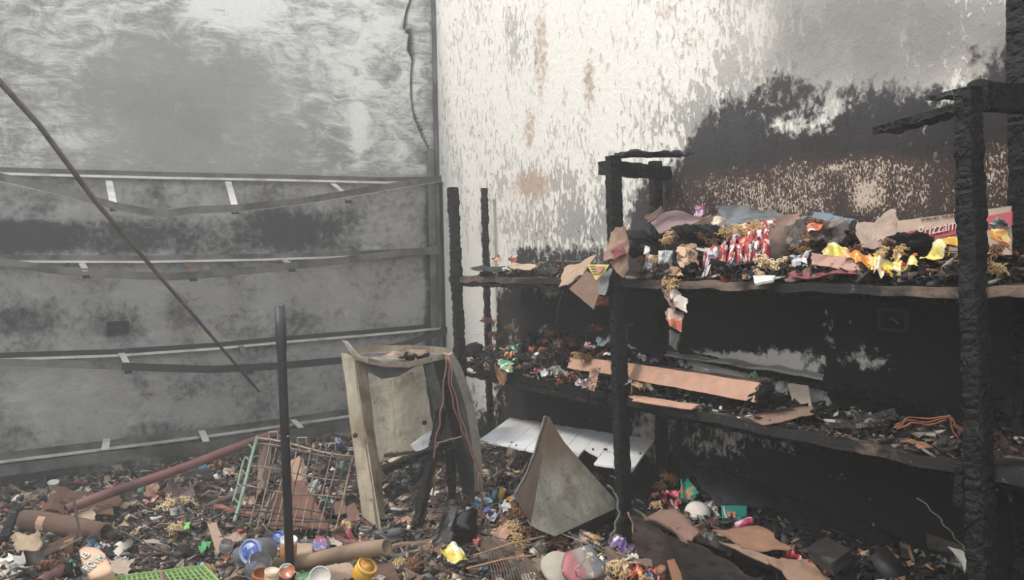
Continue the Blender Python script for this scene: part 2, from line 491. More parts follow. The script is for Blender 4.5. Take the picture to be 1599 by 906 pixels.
def make_wall(name, mat, xs, zs, place, outer, fields, crack=None):
    nx, nz = len(xs), len(zs)
    X, Z = np.meshgrid(xs, zs)
    pts = place(X.ravel(), Z.ravel())
    U, V = proj(pts)
    vals = {k: np.clip(field(U, V, *a), 0, 1) for k, a in fields.items()}
    if crack is not None:
        d, wdt = crack(U, V)
        w = np.clip(1.3 - d / wdt, 0, 1)
        vals['crack'] = w
        pts = pts + np.outer(w * 0.03, outer)
    else: vals['crack'] = np.zeros(len(U))
    idx = np.arange(nx * nz).reshape(nz, nx)
    quads = np.stack([idx[:-1, :-1], idx[:-1, 1:], idx[1:, 1:], idx[1:, :-1]], -1).reshape(-1, 4)
    if np.dot(np.cross(pts[quads[0][1]] - pts[quads[0][0]], pts[quads[0][3]] - pts[quads[0][0]]), outer) > 0: quads = quads[:, ::-1]
    v = [tuple(p) for p in pts.tolist()]; f = [tuple(q) for q in quads.tolist()]
    # body of the wall behind the plaster face
    n0 = len(v)
    c = [place(np.array([a]), np.array([b]))[0] for a, b in ((xs[0], zs[0]), (xs[-1], zs[0]), (xs[-1], zs[-1]), (xs[0], zs[-1]))]
    o = np.array(outer)
    v += [tuple(p + o * 0.04) for p in c] + [tuple(p + o * 0.18) for p in c]
    f += [(n0, n0 + 1, n0 + 2, n0 + 3), (n0 + 7, n0 + 6, n0 + 5, n0 + 4)] + [(n0 + k, n0 + 4 + k, n0 + 4 + (k + 1) % 4, n0 + (k + 1) % 4) for k in range(4)]
    me = bpy.data.meshes.new(name); me.from_pydata(v, [], f); me.materials.append(mat)
    for k in ('soot', 'film', 'tan', 'speck', 'swirl', 'crack'):
        at = me.attributes.new(k, 'FLOAT', 'POINT')
        arr = np.zeros(len(v), dtype=np.float32); arr[:len(U)] = vals.get(k, 0)
        at.data.foreach_set('value', arr)
    ob = bpy.data.objects.new(name, me); col.objects.link(ob); ob['kind'] = 'structure'
    return ob
H = 3.30
crk = [(642, -60), (642, 0), (636, 18), (632, 44), (643, 52), (641, 76), (646, 92), (643, 112), (643, 150), (646, 176), (652, 192), (660, 212), (671, 234)]
def crackf(U, V):
    d = seg_dist(U, V, crk)
    w = np.interp(V, [0, 25, 48, 62, 78, 95, 110, 160, 200, 235], [1.9, 2.2, 2.6, 5.0, 5.0, 2.0, 1.5, 1.4, 1.5, 1.3])
    return d, w
Lf = {
 'soot': (0.0, [('g', [(-200, 262), (0, 268), (690, 282)], 0.34, 14),
    ('b', 90, 368, 150, 22, 0.95, 4), ('b', 250, 372, 120, 26, 0.70, 4), ('b', 470, 360, 105, 34, 0.95, 3), ('b', 565, 372, 40, 20, 0.55),
    ('b', -40, 375, 90, 40, 0.95), ('b', 620, 370, 60, 26, 0.34),
    ('b', 350, 300, 200, 16, 0.42), ('b', 250, 300, 30, 26, 0.55),
    ('b', 250, 450, 300, 28, 0.27), ('b', 60, 505, 70, 30, 0.52), ('b', 10, 500, 24, 40, 0.72), ('b', 190, 512, 40, 24, 0.62), ('b', 272, 480, 20, 32, 0.62),
    ('b', 460, 505, 50, 20, 0.62, 3), ('b', 560, 470, 90, 40, 0.18), ('b', 380, 520, 60, 12, 0.5), ('b', 20, 430, 60, 14, 0.40),
    ('b', 110, 620, 110, 50, 0.06), ('r', 208, 570, 540, 690, 0.42, 6), ('b', 250, 590, 16, 30, 0.2), ('b', 400, 640, 40, 30, 0.56), ('b', 300, 640, 70, 22, 0.12), ('b', 480, 600, 50, 30, 0.20), ('b', 30, 680, 60, 20, 0.45),
    ('g', [(-200, 760), (0, 735), (330, 700), (560, 670)], 0.62, 12), ('b', 20, 780, 120, 50, 0.92), ('b', 660, 600, 60, 100, 0.4),
    ('r', 664, 300, 690, 700, 0.85, 5), ('b', 662, 220, 16, 70, 0.30)]),  # tall rectangle: a darker strip down the wall end at the corner
 'film': (0.56, [('b', 300, 180, 210, 130, 0.98, 3), ('b', 370, 10, 70, 50, 0.05), ('b', 110, 40, 110, 60, 0.50), ('b', 520, 120, 120, 110, 0.44), ('b', 440, 230, 110, 50, 0.74),
    ('b', 590, 40, 70, 60, 0.34), ('b', 30, 150, 50, 140, 0.60), ('b', 110, 220, 90, 40, 0.55), ('g', [(-200, 268), (690, 282)], 0.80, 12),
    ('b', 100, 620, 120, 60, 0.62), ('b', 640, 130, 30, 120, 0.45), ('b', 560, 200, 14, 60, 0.12)]),
 'swirl': (1.0, [('b', 300, 180, 200, 120, 0.30, 3), ('g', [(-200, 262), (690, 278)], 0.25, 16)]),
 'tan': (0.0, [('b', 300, 522, 90, 12, 0.62), ('b', 240, 440, 60, 40, 0.20)]),
 'speck': (0.0, []),
}
Rf = {
 'soot': (0.0, [('r', 806, 385, 962, 425, 0.85, 3), ('b', 880, 370, 90, 26, 0.30), ('b', 950, 330, 70, 60, 0.22),  # the rectangle is a dark band behind the upper shelf
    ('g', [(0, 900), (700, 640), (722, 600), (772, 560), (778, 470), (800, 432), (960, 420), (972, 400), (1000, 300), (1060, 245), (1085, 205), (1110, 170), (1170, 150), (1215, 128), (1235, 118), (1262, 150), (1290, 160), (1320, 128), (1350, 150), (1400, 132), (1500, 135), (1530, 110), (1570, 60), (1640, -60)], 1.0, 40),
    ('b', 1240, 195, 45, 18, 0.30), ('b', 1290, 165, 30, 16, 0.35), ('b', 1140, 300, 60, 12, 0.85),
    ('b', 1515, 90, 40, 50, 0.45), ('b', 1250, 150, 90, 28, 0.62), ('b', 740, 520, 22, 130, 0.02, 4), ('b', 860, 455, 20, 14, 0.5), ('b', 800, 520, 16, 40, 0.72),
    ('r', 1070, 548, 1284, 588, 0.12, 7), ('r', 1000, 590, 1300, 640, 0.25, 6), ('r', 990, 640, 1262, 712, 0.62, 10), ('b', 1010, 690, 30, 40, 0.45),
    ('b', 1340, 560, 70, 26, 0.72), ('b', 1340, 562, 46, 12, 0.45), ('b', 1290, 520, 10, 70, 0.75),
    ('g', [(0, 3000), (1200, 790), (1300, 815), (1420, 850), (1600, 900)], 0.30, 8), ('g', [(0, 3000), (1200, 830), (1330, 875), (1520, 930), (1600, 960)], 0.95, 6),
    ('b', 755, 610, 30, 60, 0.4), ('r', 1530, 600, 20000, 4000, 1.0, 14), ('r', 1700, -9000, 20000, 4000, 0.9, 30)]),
 'film': (0.30, [('b', 740, 120, 60, 160, 0.46), ('b', 900, 110, 190, 140, 0.20), ('b', 880, 290, 140, 60, 0.52), ('b', 800, 60, 40, 60, 0.52), ('b', 760, 360, 50, 80, 0.42),
    ('b', 1110, 190, 110, 60, 0.78), ('b', 920, 350, 110, 50, 0.80), ('b', 1300, 60, 190, 110, 0.95, 3), ('b', 1060, 60, 60, 70, 0.30), ('b', 1440, 60, 120, 80, 0.98, 3), ('b', 1560, 80, 60, 90, 0.95), ('b', 1170, 40, 40, 70, 0.50), ('b', 740, 520, 24, 120, 0.15), ('g', [(0, 436), (770, 436), (1600, 430)], 0.0, 10), ('b', 1530, 330, 60, 200, 0.1, 4)]),  # upper right of the wall is set greyer
 'swirl': (1.0, [('b', 1330, 50, 190, 130, 0.12, 4), ('b', 740, 500, 40, 120, 0.4)]),
 'tan': (0.0, [('b', 845, 80, 20, 120, 0.62), ('b', 920, 130, 16, 70, 0.66), ('b', 1040, 20, 30, 22, 0.60), ('b', 830, 290, 50, 34, 0.76), ('b', 826, 205, 16, 50, 0.62), ('b', 1080, 60, 40, 60, 0.45),
    ('b', 1140, 690, 120, 34, 0.40), ('b', 1520, 90, 36, 60, 0.46), ('b', 1360, 840, 100, 30, 0.45), ('b', 1180, 610, 110, 20, 0.42), ('b', 1010, 690, 30, 40, 0.62)]),
 'speck': (0.0, [('b', 1180, 305, 160, 40, 0.52, 3), ('b', 1350, 300, 170, 56, 0.56, 3), ('b', 1225, 312, 70, 24, 0.66), ('b', 1370, 262, 60, 16, 0.62), ('b', 1310, 320, 30, 22, 0.25), ('b', 1352, 306, 24, 24, 0.98, 3), ('b', 1290, 262, 60, 4, 0.9), ('b', 1240, 320, 60, 16, 0.62), ('b', 1560, 280, 60, 60, 0.52, 3), ('b', 1070, 325, 60, 12, 0.40)]),
}
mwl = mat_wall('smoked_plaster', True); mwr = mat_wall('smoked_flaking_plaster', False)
xs = np.concatenate([np.arange(-4.9, -0.62, 0.026), np.arange(-0.62, 0.0, 0.0065), [0.0]])
zs = np.concatenate([np.arange(0, H, 0.022), [H]])
make_wall('wall_left', mwl, xs, zs, lambda a, b: np.stack([a, np.zeros_like(a), b], 1), (0, 1, 0), Lf, crackf)
ys = np.concatenate([np.arange(-6.3, 0.0, 0.024), [0.0]])
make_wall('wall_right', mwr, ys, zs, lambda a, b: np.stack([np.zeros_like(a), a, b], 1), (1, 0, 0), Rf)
gw = M((150, 146, 138), 0.9, 0, 0.5, 3)
# unseen walls, kept low to let in light; the front is taken as open
mb = MB(); mb.box((-5.0, -3.15, 1.1), (0.2, 6.6, 2.2)); tag(mb.build('wall_side', gw), kind='structure')
mb = MB(); mb.box((-2.4, -6.4, 0.45), (5.0, 0.2, 0.9)); tag(mb.build('wall_rear', gw), kind='structure')
mb = MB(); mb.box((-2.4, -3.15, -0.05), (5.2, 6.6, 0.1)); tag(mb.build('floor', M((90, 84, 78), 0.9)), kind='structure')

# mound of ash and crushed rubbish
def mound():
    x = np.arange(-4.88, -0.001, 0.03); y = np.arange(-4.4, -0.001, 0.03)
    v = []; f = []
    for b in y:
        for a in x:
            k = min(1, (b + 4.4) / 0.5)
            v.append((a, b, hgt(a, b) * k + 0.012 * noise.noise(Vector((a * 22, b * 22, 0)))))
    nx = len(x)
    for j in range(len(y) - 1):
        for i in range(nx - 1):
            f.append((j * nx + i, j * nx + i + 1, (j + 1) * nx + i + 1, (j + 1) * nx + i))
    me = bpy.data.meshes.new('ash_heap'); me.from_pydata(v, [], f); me.materials.append(mat_ash())
    me.polygons.foreach_set('use_smooth', [True] * len(me.polygons))
    o = bpy.data.objects.new('ash_heap', me); col.objects.link(o)
    tag(o, 'low heap of grey brown ash and trodden burnt waste covering the floor', 'ash', None, 'stuff')
mound()

# thousands of small burnt fragments, nobody could count them
def chips(name, label, n, sampler, palette, size, seed=1, curl=0.5, gain=1.0):
    rg = np.random.RandomState(seed)
    base = np.array([(-1, -1, -1), (1, -1, -1), (1, 1, -1), (-1, 1, -1), (-1, -1, 1), (1, -1, 1), (1, 1, 1), (-1, 1, 1)], float)
    quads = np.array([(3, 2, 1, 0), (4, 5, 6, 7), (0, 1, 5, 4), (1, 2, 6, 5), (2, 3, 7, 6), (3, 0, 4, 7)])
    C = np.array([sampler(rg) for _ in range(n)])
    s = np.exp(rg.normal(0, 0.45, n)) * size
    dims = np.stack([s, s * rg.uniform(0.12, 0.9, n), s * rg.uniform(0.03, 0.16, n)], 1)
    vv = base[None] * dims[:, None, :] * (1 + rg.uniform(-0.35, 0.35, (n, 8, 3)))
    vv[:, :, 2] += (vv[:, :, 0] ** 2) / s[:, None] * rg.uniform(-curl, curl, n)[:, None]
    a = rg.uniform(0, 2 * np.pi, n); b = rg.normal(0, 0.55, n); c = rg.normal(0, 0.55, n)
    def rot(ax, an):
        z = np.zeros_like(an); o = np.ones_like(an); cs, sn = np.cos(an), np.sin(an)
        r = {'z': [[cs, -sn, z], [sn, cs, z], [z, z, o]], 'x': [[o, z, z], [z, cs, -sn], [z, sn, cs]], 'y': [[cs, z, sn], [z, o, z], [-sn, z, cs]]}[ax]
        return np.array(r).transpose(2, 0, 1)
    Rm = rot('z', a) @ rot('x', b) @ rot('y', c)
    vv = np.einsum('nij,nkj->nki', Rm, vv) + C[:, None, :]
    v = vv.reshape(-1, 3); q = (quads[None] + (np.arange(n) * 8)[:, None, None]).reshape(-1, 4)
    me = bpy.data.meshes.new(name)
    me.vertices.add(len(v)); me.vertices.foreach_set('co', v.ravel())
    me.loops.add(q.size); me.loops.foreach_set('vertex_index', q.ravel())
    me.polygons.add(len(q)); me.polygons.foreach_set('loop_start', np.arange(len(q)) * 4)
    me.update(calc_edges=True); me.validate()
    pal = np.array([lin(p[0])[:3] for p in palette]); w = np.array([p[1] for p in palette], float); w /= w.sum()
    k = rg.choice(len(pal), n, p=w)
    cc = pal[k] * rg.uniform(0.55, 1.25, (n, 1)) * gain
    cc = np.clip(np.concatenate([cc, np.ones((n, 1))], 1), 0, 1)
    at = me.attributes.new('Col', 'FLOAT_COLOR', 'POINT'); at.data.foreach_set('color', np.repeat(cc, 8, 0).astype(np.float32).ravel())
    me.materials.append(CHIPS)
    o = bpy.data.objects.new(name, me); col.objects.link(o)
    return tag(o, label, 'fragments', None, 'stuff')
PAL = [((36, 33, 31), 22), ((70, 63, 58), 20), ((116, 100, 86), 24), ((146, 124, 102), 16), ((186, 166, 142), 8), ((204, 200, 190), 4), ((150, 70, 50), 2), ((70, 100, 110), 1.2), ((160, 130, 60), 1.6), ((110, 40, 44), 1), ((110, 108, 104), 7)]
def s_rub(rg):
    while True:
        x = rg.uniform(-4.2, -0.02); y = -rg.uniform(0.02, 3.7)
        # keep to the wedge of floor the room's corner opens onto
        if x < -3.3 and y < -2.4: continue
        if x > -0.45 and y < -2.35 and rg.rand() < 0.85: continue
        return (x, y, hgt(x, y) + rg.uniform(-0.004, 0.03))
chips('rubble_fragments', 'countless small burnt chips, scraps and flakes strewn over the floor heap', 34000, s_rub, PAL, 0.0108, 3, 0.5, 1.35)
# thin smoke still hanging in the room
hm = bpy.data.materials.new('thin_smoke'); hm.use_nodes = True
hn = hm.node_tree; hn.nodes.clear()
ho = hn.nodes.new('ShaderNodeOutputMaterial'); hv = hn.nodes.new('ShaderNodeVolumeScatter')
hv.inputs['Color'].default_value = (0.97, 0.955, 0.93, 1); hv.inputs['Density'].default_value = HAZE; hv.inputs['Anisotropy'].default_value = 0.2
hn.links.new(hv.outputs[0], ho.inputs['Volume'])
hc = hn.nodes.new('ShaderNodeTexCoord'); hs = hn.nodes.new('ShaderNodeSeparateXYZ'); hn.links.new(hc.outputs['Object'], hs.inputs[0])
hr = hn.nodes.new('ShaderNodeMapRange')              # thicker towards the far corner and the left wall
hn.links.new(hs.outputs['Y'], hr.inputs['Value'])
hr.inputs['From Min'].default_value = -1.2; hr.inputs['From Max'].default_value = 2.6
hr.inputs['To Min'].default_value = 0.012; hr.inputs['To Max'].default_value = HAZE
hn.links.new(hr.outputs[0], hv.inputs['Density'])
scn.cycles.volume_step_rate = 4.0
scn.cycles.volume_max_steps = 64
mb = MB(); mb.box((-2.4, -3.1, 1.7), (5.6, 7.0, 3.7)); o = mb.build('smoke_haze', hm)
tag(o, 'thin grey smoke haze hanging through the whole burnt room', 'smoke', None, 'stuff')

# ------------------------------------------------------------------ charred timber shelving on the right wall
XF = -0.42                       # front edge of the shelves
unit = empty('shelving_unit', (-0.22, -2.4, 0), 'tall burnt timber shelving with cracked black posts standing along the right wall', 'shelving')
def post(px0, py0, px1, py1, x, w, d, seed, cell=0.034, amp=0.008, foot=True):
    a = P(px0, py0, x=x); b = P(px1, py1, x=x)
    dr = (b - a).normalized()
    if foot: b = a + dr * ((0.02 - a.z) / dr.z)
    mb = MB(); mb.char(b, a, w * 0.9, d * 0.9, Vector((1, 0, 0)), seed, cell, amp * 0.62, 0.009)
    part(mb, 'post', CHAR, unit)
post(707, 293, 720, 600, XF, 0.055, 0.055, 1, 0.030, 0.010)
post(957, 244, 975, 830, XF, 0.060, 0.055, 2, 0.026, 0.008)
post(1511, 138, 1533, 880, XF, 0.062, 0.060, 3, 0.026, 0.009)
post(756, 294, 764, 600, -0.06, 0.040, 0.040, 4, 0.036, 0.010)
post(1023, 252, 1030, 560, -0.06, 0.050, 0.050, 5, 0.030, 0.007)
post(1592, -60, 1600, 600, -0.10, 0.050, 0.070, 6, 0.030, 0.009)
Z1, Z2, Z3 = 1.303, 0.868, 0.455
def board(ya, yb, z, xa, xb, th, seed, mat=BOARD, rag=0.018, tilt=0.0, name='shelf_board', label=None):
    mb = MB()
    mb.sheet([(xa, ya, z), (xa, yb, z - tilt), (xb, yb, z - tilt), (xb, ya, z)], 46, 14, 0.006, th, seed, rag, 0, 11)
    s = part(mb, name, mat, unit, label)
    return s
yA = P(707, 420, x=XF).y; yB = P(962, 430, x=XF).y; yC = P(1518, 440, x=XF).y
board(yA + 0.05, yB, Z1, XF + 0.01, -0.02, 0.024, 1)
board(yB, yC - 0.25, Z1, XF + 0.01, -0.02, 0.026, 2)
board(yA + 0.05, yB, Z2, XF + 0.01, -0.02, 0.026, 3, CHAR)
board(yB, yC - 0.3, Z2, XF + 0.01, -0.02, 0.030, 4, BOARDK)
board(yB + 0.02, yC - 0.5, Z3, XF + 0.01, -0.02, 0.030, 5, BOARDK)
def rail(p0, p1, w, d, seed, mat=CHAR, name='rail', label=None, side=Vector((1, 0, 0)), amp=0.006, cell=0.035):
    mb = MB(); mb.char(p0, p1, w, d, side, seed, cell, amp); return part(mb, name, mat, unit, label)
rail((XF + .03, yA, Z1 - 0.035), (XF + .03, yB, Z1 - 0.035), 0.028, 0.026, 11)
rail((XF + 0.06, yB, Z1 - 0.035), (XF + 0.06, yC, Z1 - 0.035), 0.020, 0.022, 12)
rail((XF + .03, yA, Z2 - 0.04), (XF + .03, yB, Z2 - 0.04), 0.028, 0.030, 13)
rail((XF + .05, yB, Z2 - 0.04), (XF + .05, yC - 0.2, Z2 - 0.04), 0.024, 0.026, 14)
# top ties between front and back posts
a = P(952, 262, x=XF); b = P(1037, 262, x=-0.06)
rail((a.x - 0.03, a.y + 0.00, a.z), (-0.05, b.y, a.z + 0.0), 0.055, 0.055, 15, side=Vector((0, 0, 1)), name='top_tie')
a = P(1518, 150, x=XF)
rail((XF + 0.02, a.y, a.z + 0.0), (-0.03, a.y + 0.02, a.z + 0.02), 0.075, 0.05, 16, side=Vector((0, 0, 1)), name='top_tie')
rail(P(1065, 552, x=-0.03), P(1525, 655, x=-0.03), 0.035, 0.040, 17, side=Vector((0, 0, 1)), name='back_rail')
rail(P(1505, 725, x=XF + 0.02), P(1507, 790, x=XF + 0.02), 0.05, 0.03, 18, name='bracket_block')
# charred plank stubs left on the tops
mb = MB(); p = P(975, 238, x=-0.42); q = P(1072, 242, x=-0.12)
mb.char(P(968, 240, x=-0.40), P(1073, 241, x=-0.14), 0.12, 0.022, Vector((0, 1, 0)), 21, 0.05, 0.010)
thing(mb, 'plank_stub', mat_char('ashen_wood', 0.95, (28, 30, 31), 30, (104, 112, 112)), 'thin ash-grey plank stub lying across the top of the middle pair of posts', 'plank')
mb = MB(); mb.char(P(1380, 204, x=-0.24), P(1512, 166, x=-0.34), 0.075, 0.03, Vector((1, 0.3, 0)), 22, 0.05, 0.008)
thing(mb, 'burnt_plank', CHAR, 'black burnt plank end jutting left from the tall right post', 'plank')
mb = MB(); mb.char(P(1455, 153, x=-0.30), P(1535, 141, x=-0.30), 0.05, 0.02, Vector((1, 0.3, 0)), 23, 0.05, 0.008)
thing(mb, 'plank_stub', mat_char('ashen_wood'), 'short splintered grey plank stub above the burnt plank on the right post', 'plank')
mb = MB(); mb.char(P(1545, 640, x=-0.34), P(1590, 636, x=-0.34), 0.055, 0.06, Vector((0, 0, 1)), 24, 0.04, 0.009)
thing(mb, 'burnt_block', CHAR, 'short charred block of timber behind the tall right post at its mid height', 'wood')
# long planks by the wall under the second shelf
mb = MB(); mb.char(P(1062, 728, x=-0.10), P(1400, 862, x=-0.05), 0.10, 0.03, Vector((0, 0, 1)), 25, 0.05, 0.005)
thing(mb, 'burnt_plank', CHARD, 'long black plank sloping down the wall behind the teal box', 'plank')
mb = MB(); mb.sheet([P(1062, 716, x=-0.10), P(1110, 722, x=-0.04), P(1215, 792, x=-0.10), P(1120, 790, x=-0.25)], 12, 10, 0.006, 0.008, 3, 0.02)
thing(mb, 'burnt_board', M((38, 42, 44), 0.6, 0, 0.4, 9), 'dark slate-grey scorched board leaning behind the teal pouch on the bottom shelf', 'board')

# ------------------------------------------------------------------ wall fittings
def socket(px, py, plane, w, h, label):
    p = P(px, py, **plane); m = MB()
    t = empty('socket_box', p, label, 'socket')
    dk = M((34, 31, 30), 0.8); 
    if 'y' in plane: ax, nrm = Vector((1, 0, 0)), Vector((0, -1, 0))
    else: ax, nrm = Vector((0, -1, 0)), Vector((-1, 0, 0))
    up = Vector((0, 0, 1))
    for s in (-1, 1):
        c = p + ax * s * w / 2 + nrm * 0.006; m.bar(c - up * h / 2, c + up * h / 2, 0.008, 0.014, nrm)
        c = p + up * s * h / 2 + nrm * 0.006; m.bar(c - ax * w / 2, c + ax * w / 2, 0.014, 0.008, up)
    part(m, 'rim', M((58, 54, 52), 0.7), t)
    m = MB(); m.bar(p - ax * w / 2 + nrm * 0.003, p + ax * w / 2 + nrm * 0.003, 0.004, h, up); part(m, 'back', dk, t)
    m = MB(); m.tube([p + nrm * 0.004 - ax * .01, p + nrm * 0.02 + up * .008, p + nrm * 0.014 + ax * 0.012, p + nrm * .005 + ax * .02 - up * .012], 0.0035, 6)
    part(m, 'wire_end', M((168, 108, 70), 0.5, 0.4), t)
socket(184, 512, dict(y=-0.002), 0.10, 0.062, 'small open socket box with bare wire end in the left wall above the third rail')
socket(1397, 500, dict(x=-0.002), 0.095, 0.062, 'blackened socket box in the sooty right wall between the upper and middle shelves')
mb = MB(); mb.tube([P(677, -80, y=-0.022), P(678, 0, y=-0.022), P(680, 120, y=-0.022), P(683, 300, y=-0.022), P(690, 600, y=-0.022)], 0.017, 10)
o = mb.build('trim_1', M((112, 112, 108), 0.8, 0, 0.5, 5, dcol=(60, 60, 58))); o['kind'] = 'structure'

# ------------------------------------------------------------------ steel rack on the left wall
steel = M((122, 122, 118), 0.5, 0.35, 0.45, 5, 0.2, (58, 56, 54))
steel_d = M((116, 114, 110), 0.55, 0.3, 0.45, 6, 0.2, (40, 38, 37))
pale = M((216, 212, 202), 0.45, 0.1, 0.3, 6, 0.15, (110, 104, 98))
rust = M((128, 92, 74), 0.7, 0.1, 0.4, 7)
rack = empty('wall_rack', (-2.2, -0.12, 0.3), 'heat-warped grey steel shelf rack of four sagging frames on the left wall', 'rack')
def front(pts, w=0.004, h=0.036, mat=steel_d, lipm=None, lipw=0.03):
    q = [P(px, py, y=y) for px, py, y in pts]
    m = MB(); m.ribbon(q, w, h); part(m, 'front_rail', mat, rack)
    m = MB(); m.ribbon([p + Vector((0, lipw / 2, -h / 2)) for p in q], lipw, 0.004); part(m, 'rail_lip', lipm or pale, rack)
def back(pts, h=0.030, mat=steel_d):
    q = [P(px, py, y=-0.02) for px, py in pts]
    m = MB(); m.ribbon(q, 0.004, h); part(m, 'back_rail', mat, rack)
    m = MB(); m.ribbon([p + Vector((0, -0.008, -h / 2 - 0.002)) for p in q], 0.016, 0.012); part(m, 'rail_lip', pale, rack)  # pale colour stands for light caught along the lower edge
def cross(px0, py0, px1, py1, y1, w=0.032, mat=pale):
    a = P(px0, py0, y=-0.03); b = P(px1, py1, y=y1)
    m = MB(); m.bar(a, b, w, 0.006); part(m, 'cross_bar', mat, rack)
    m = MB(); m.box(b + Vector((0, 0.0, -0.028)), (0.032, 0.02, 0.016)); part(m, 'foot_clip', M((30, 29, 28), 0.7), rack)
back(mat=M((96, 94, 90), 0.55, 0.3), pts=[(-160, 258), (0, 266), (250, 273), (450, 277), (600, 281), (668, 280)])
front([(-160, 250, -0.06), (0, 276, -0.30), (90, 297, -0.36), (180, 322, -0.40), (225, 330, -0.42), (262, 334, -0.43), (300, 328, -0.42), (370, 325, -0.38), (470, 314, -0.33), (545, 302, -0.26), (620, 289, -0.16), (692, 278, -0.05)])
cross(170, 283, 177, 318, -0.39); cross(356, 284, 367, 323, -0.37); cross(520, 287, 544, 307, -0.26, 0.028)
back([(-160, 404), (0, 403), (220, 404), (400, 401), (560, 396), (640, 392), (690, 391)])
front([(-160, 400, -0.08), (0, 409, -0.16), (100, 423, -0.24), (220, 430, -0.30), (262, 432, -0.32), (300, 430, -0.32), (400, 421, -0.28), (520, 408, -0.2), (600, 398, -0.12), (695, 388, -0.04)], lipm=rust)
cross(128, 412, 134, 423, -0.26, 0.03); cross(290, 410, 302, 428, -0.32, 0.03, rust); cross(440, 404, 456, 414, -0.24, 0.03)
back([(-160, 566), (0, 556), (180, 550), (330, 540), (460, 528), (560, 520), (640, 513), (690, 508)], mat=M((52, 50, 49), 0.6, 0.2))
front([(190, 572, -0.28), (240, 574, -0.30), (330, 577, -0.33), (430, 572, -0.33), (540, 562, -0.32), (640, 535, -0.22), (702, 514, -0.08)], mat=M((52, 50, 49), 0.6, 0.2), lipm=steel)
front([(-160, 572, -0.10), (0, 566, -0.20), (100, 569, -0.25), (190, 572, -0.28)], mat=steel, lipm=pale)
cross(190, 552, 200, 572, -0.28, 0.03); cross(376, 540, 390, 572, -0.33, 0.028, steel)
back([(-160, 740), (0, 714), (150, 696), (330, 674), (460, 656), (550, 643), (600, 636)], 0.040)
front([(-160, 760, -0.14), (0, 736, -0.20), (165, 714, -0.22), (330, 697, -0.22), (550, 664, -0.20), (640, 650, -0.08)], h=0.050, mat=steel_d, lipm=steel)
cross(167, 686, 164, 702, -0.2, 0.034); cross(315, 673, 322, 690, -0.2, 0.034); cross(458, 656, 470, 668, -0.18, 0.03)
for px, w_ in ((672, 0.05),):
    m = MB(); a = P(px, 232, y=-0.03); m.bar((a.x, -0.03, 0.15), (a.x, -0.03, a.z), 0.045, 0.004, Vector((0, 1, 0))); part(m, 'upright', steel, rack)
m = MB(); a = P(694, 285, y=-0.06); m.bar((a.x, -0.06, 0.15), (a.x, -0.06, a.z), 0.05, 0.03, Vector((0, 1, 0))); part(m, 'upright', M((52, 52, 51), 0.6), rack)
m = MB(); m.bar((-4.4, -0.03, 0.1), (-4.4, -0.03, 2.5), 0.045, 0.004, Vector((0, 1, 0))); part(m, 'upright', steel, rack)

# ------------------------------------------------------------------ rods and pipes
m = MB(); pts = [(-60, 62, 3.2), (60, 194, 3.5), (150, 316, 3.75), (205, 380, 3.95), (300, 490, 4.3), (405, 612, 4.75)]
m.tube([P(a, b, t=c) for a, b, c in pts], [0.0125, 0.011, 0.0105, 0.0095, 0.008, 0.006], 8)
thing(m, 'metal_rod', M((98, 88, 82), 0.65, 0.1, 0.4), 'long thin rusty rod slanting down across the left wall in front of the rack', 'rod', None, True)
pole = empty('upright_pole', P(440, 985, t=2.9), 'dark grey steel pole standing upright in the rubble before the wire rack', 'pole')
m = MB(); a = P(437, 478, t=2.9); b = Vector((a.x + 0.012, a.y, 0.0)); m.tube([b, a + (b - a) * 0.12, a + (b - a) * 0.10, a], [0.0145, 0.0145, 0.0165, 0.0165], 14, 0.003)
part(m, 'tube', M((66, 68, 70), 0.5, 0.4, 0.35, 8, 0.3, (36, 36, 36)), pole, None, True)
m = MB(); q = a + (b - a) * 0.33; m.tube([q + cr * -0.016, q + cr * 0.016 - fw * .012], 0.003, 6); part(m, 'bolt', M((140, 138, 132), 0.4, 0.6), pole)
m = MB(); q = a; m.tube([q + Vector((-.012, 0, -.01)), q + Vector((0, 0, .012)), q + Vector((.014, 0, .0))], 0.002, 6); part(m, 'wire_loop', M((120, 116, 108), 0.5), pole)
def pipe(px0, py0, px1, py1, rad, mat, name, label, cat='pipe', up0=0.02, up1=0.02, hollow=0.004, t0=None, t1=None, seg=1):
    a = P(px0, py0, t=t0) if t0 else G(px0, py0, up0); b = P(px1, py1, t=t1) if t1 else G(px1, py1, up1)
    m = MB(); m.tube([a.lerp(b, i / 6) + Vector((0, 0, 0.004 * math.sin(i * 1.7))) for i in range(7)], rad, 14, hollow)
    return thing(m, name, mat, label, cat, None, True)
rp = M((128, 84, 78), 0.6, 0.1, 0.35, 6, 0.3, (60, 44, 42)); tanp = M((146, 122, 96), 0.65, 0.0, 0.3, 7, 0.25, (84, 66, 50))
pipe(103, 796, 446, 672, 0.021, rp, 'water_pipe', 'long rust-red pipe lying aslant from the brown tube up to the wire rack', up0=0.08, t1=4.55)
pipe(62, 912, 112, 880, 0.020, rp, 'pipe_piece', 'short rust-red pipe end at the lower left edge below the beige carton', up0=0.03)
pipe(392, 892, 604, 853, 0.026, tanp, 'water_pipe', 'thick tan pipe with an open end lying before the cabinet and the pole', t0=3.22, t1=2.92)
pipe(585, 838, 628, 832, 0.020, M((92, 96, 98), 0.5), 'pipe_piece', 'short slate-grey pipe piece behind the open end of the tan pipe')
pipe(612, 856, 705, 842, 0.014, M((134, 108, 86), 0.7), 'pipe_piece', 'thin brown pipe running right from the open end of the tan pipe')
pipe(700, 842, 790, 830, 0.015, M((126, 106, 88), 0.7), 'pipe_piece', 'thin brown pipe lying right of the black bag')
pipe(600, 868, 640, 870, 0.014, M((84, 82, 78), 0.6), 'pipe_piece', 'small grey pipe piece under the thin brown pipe')
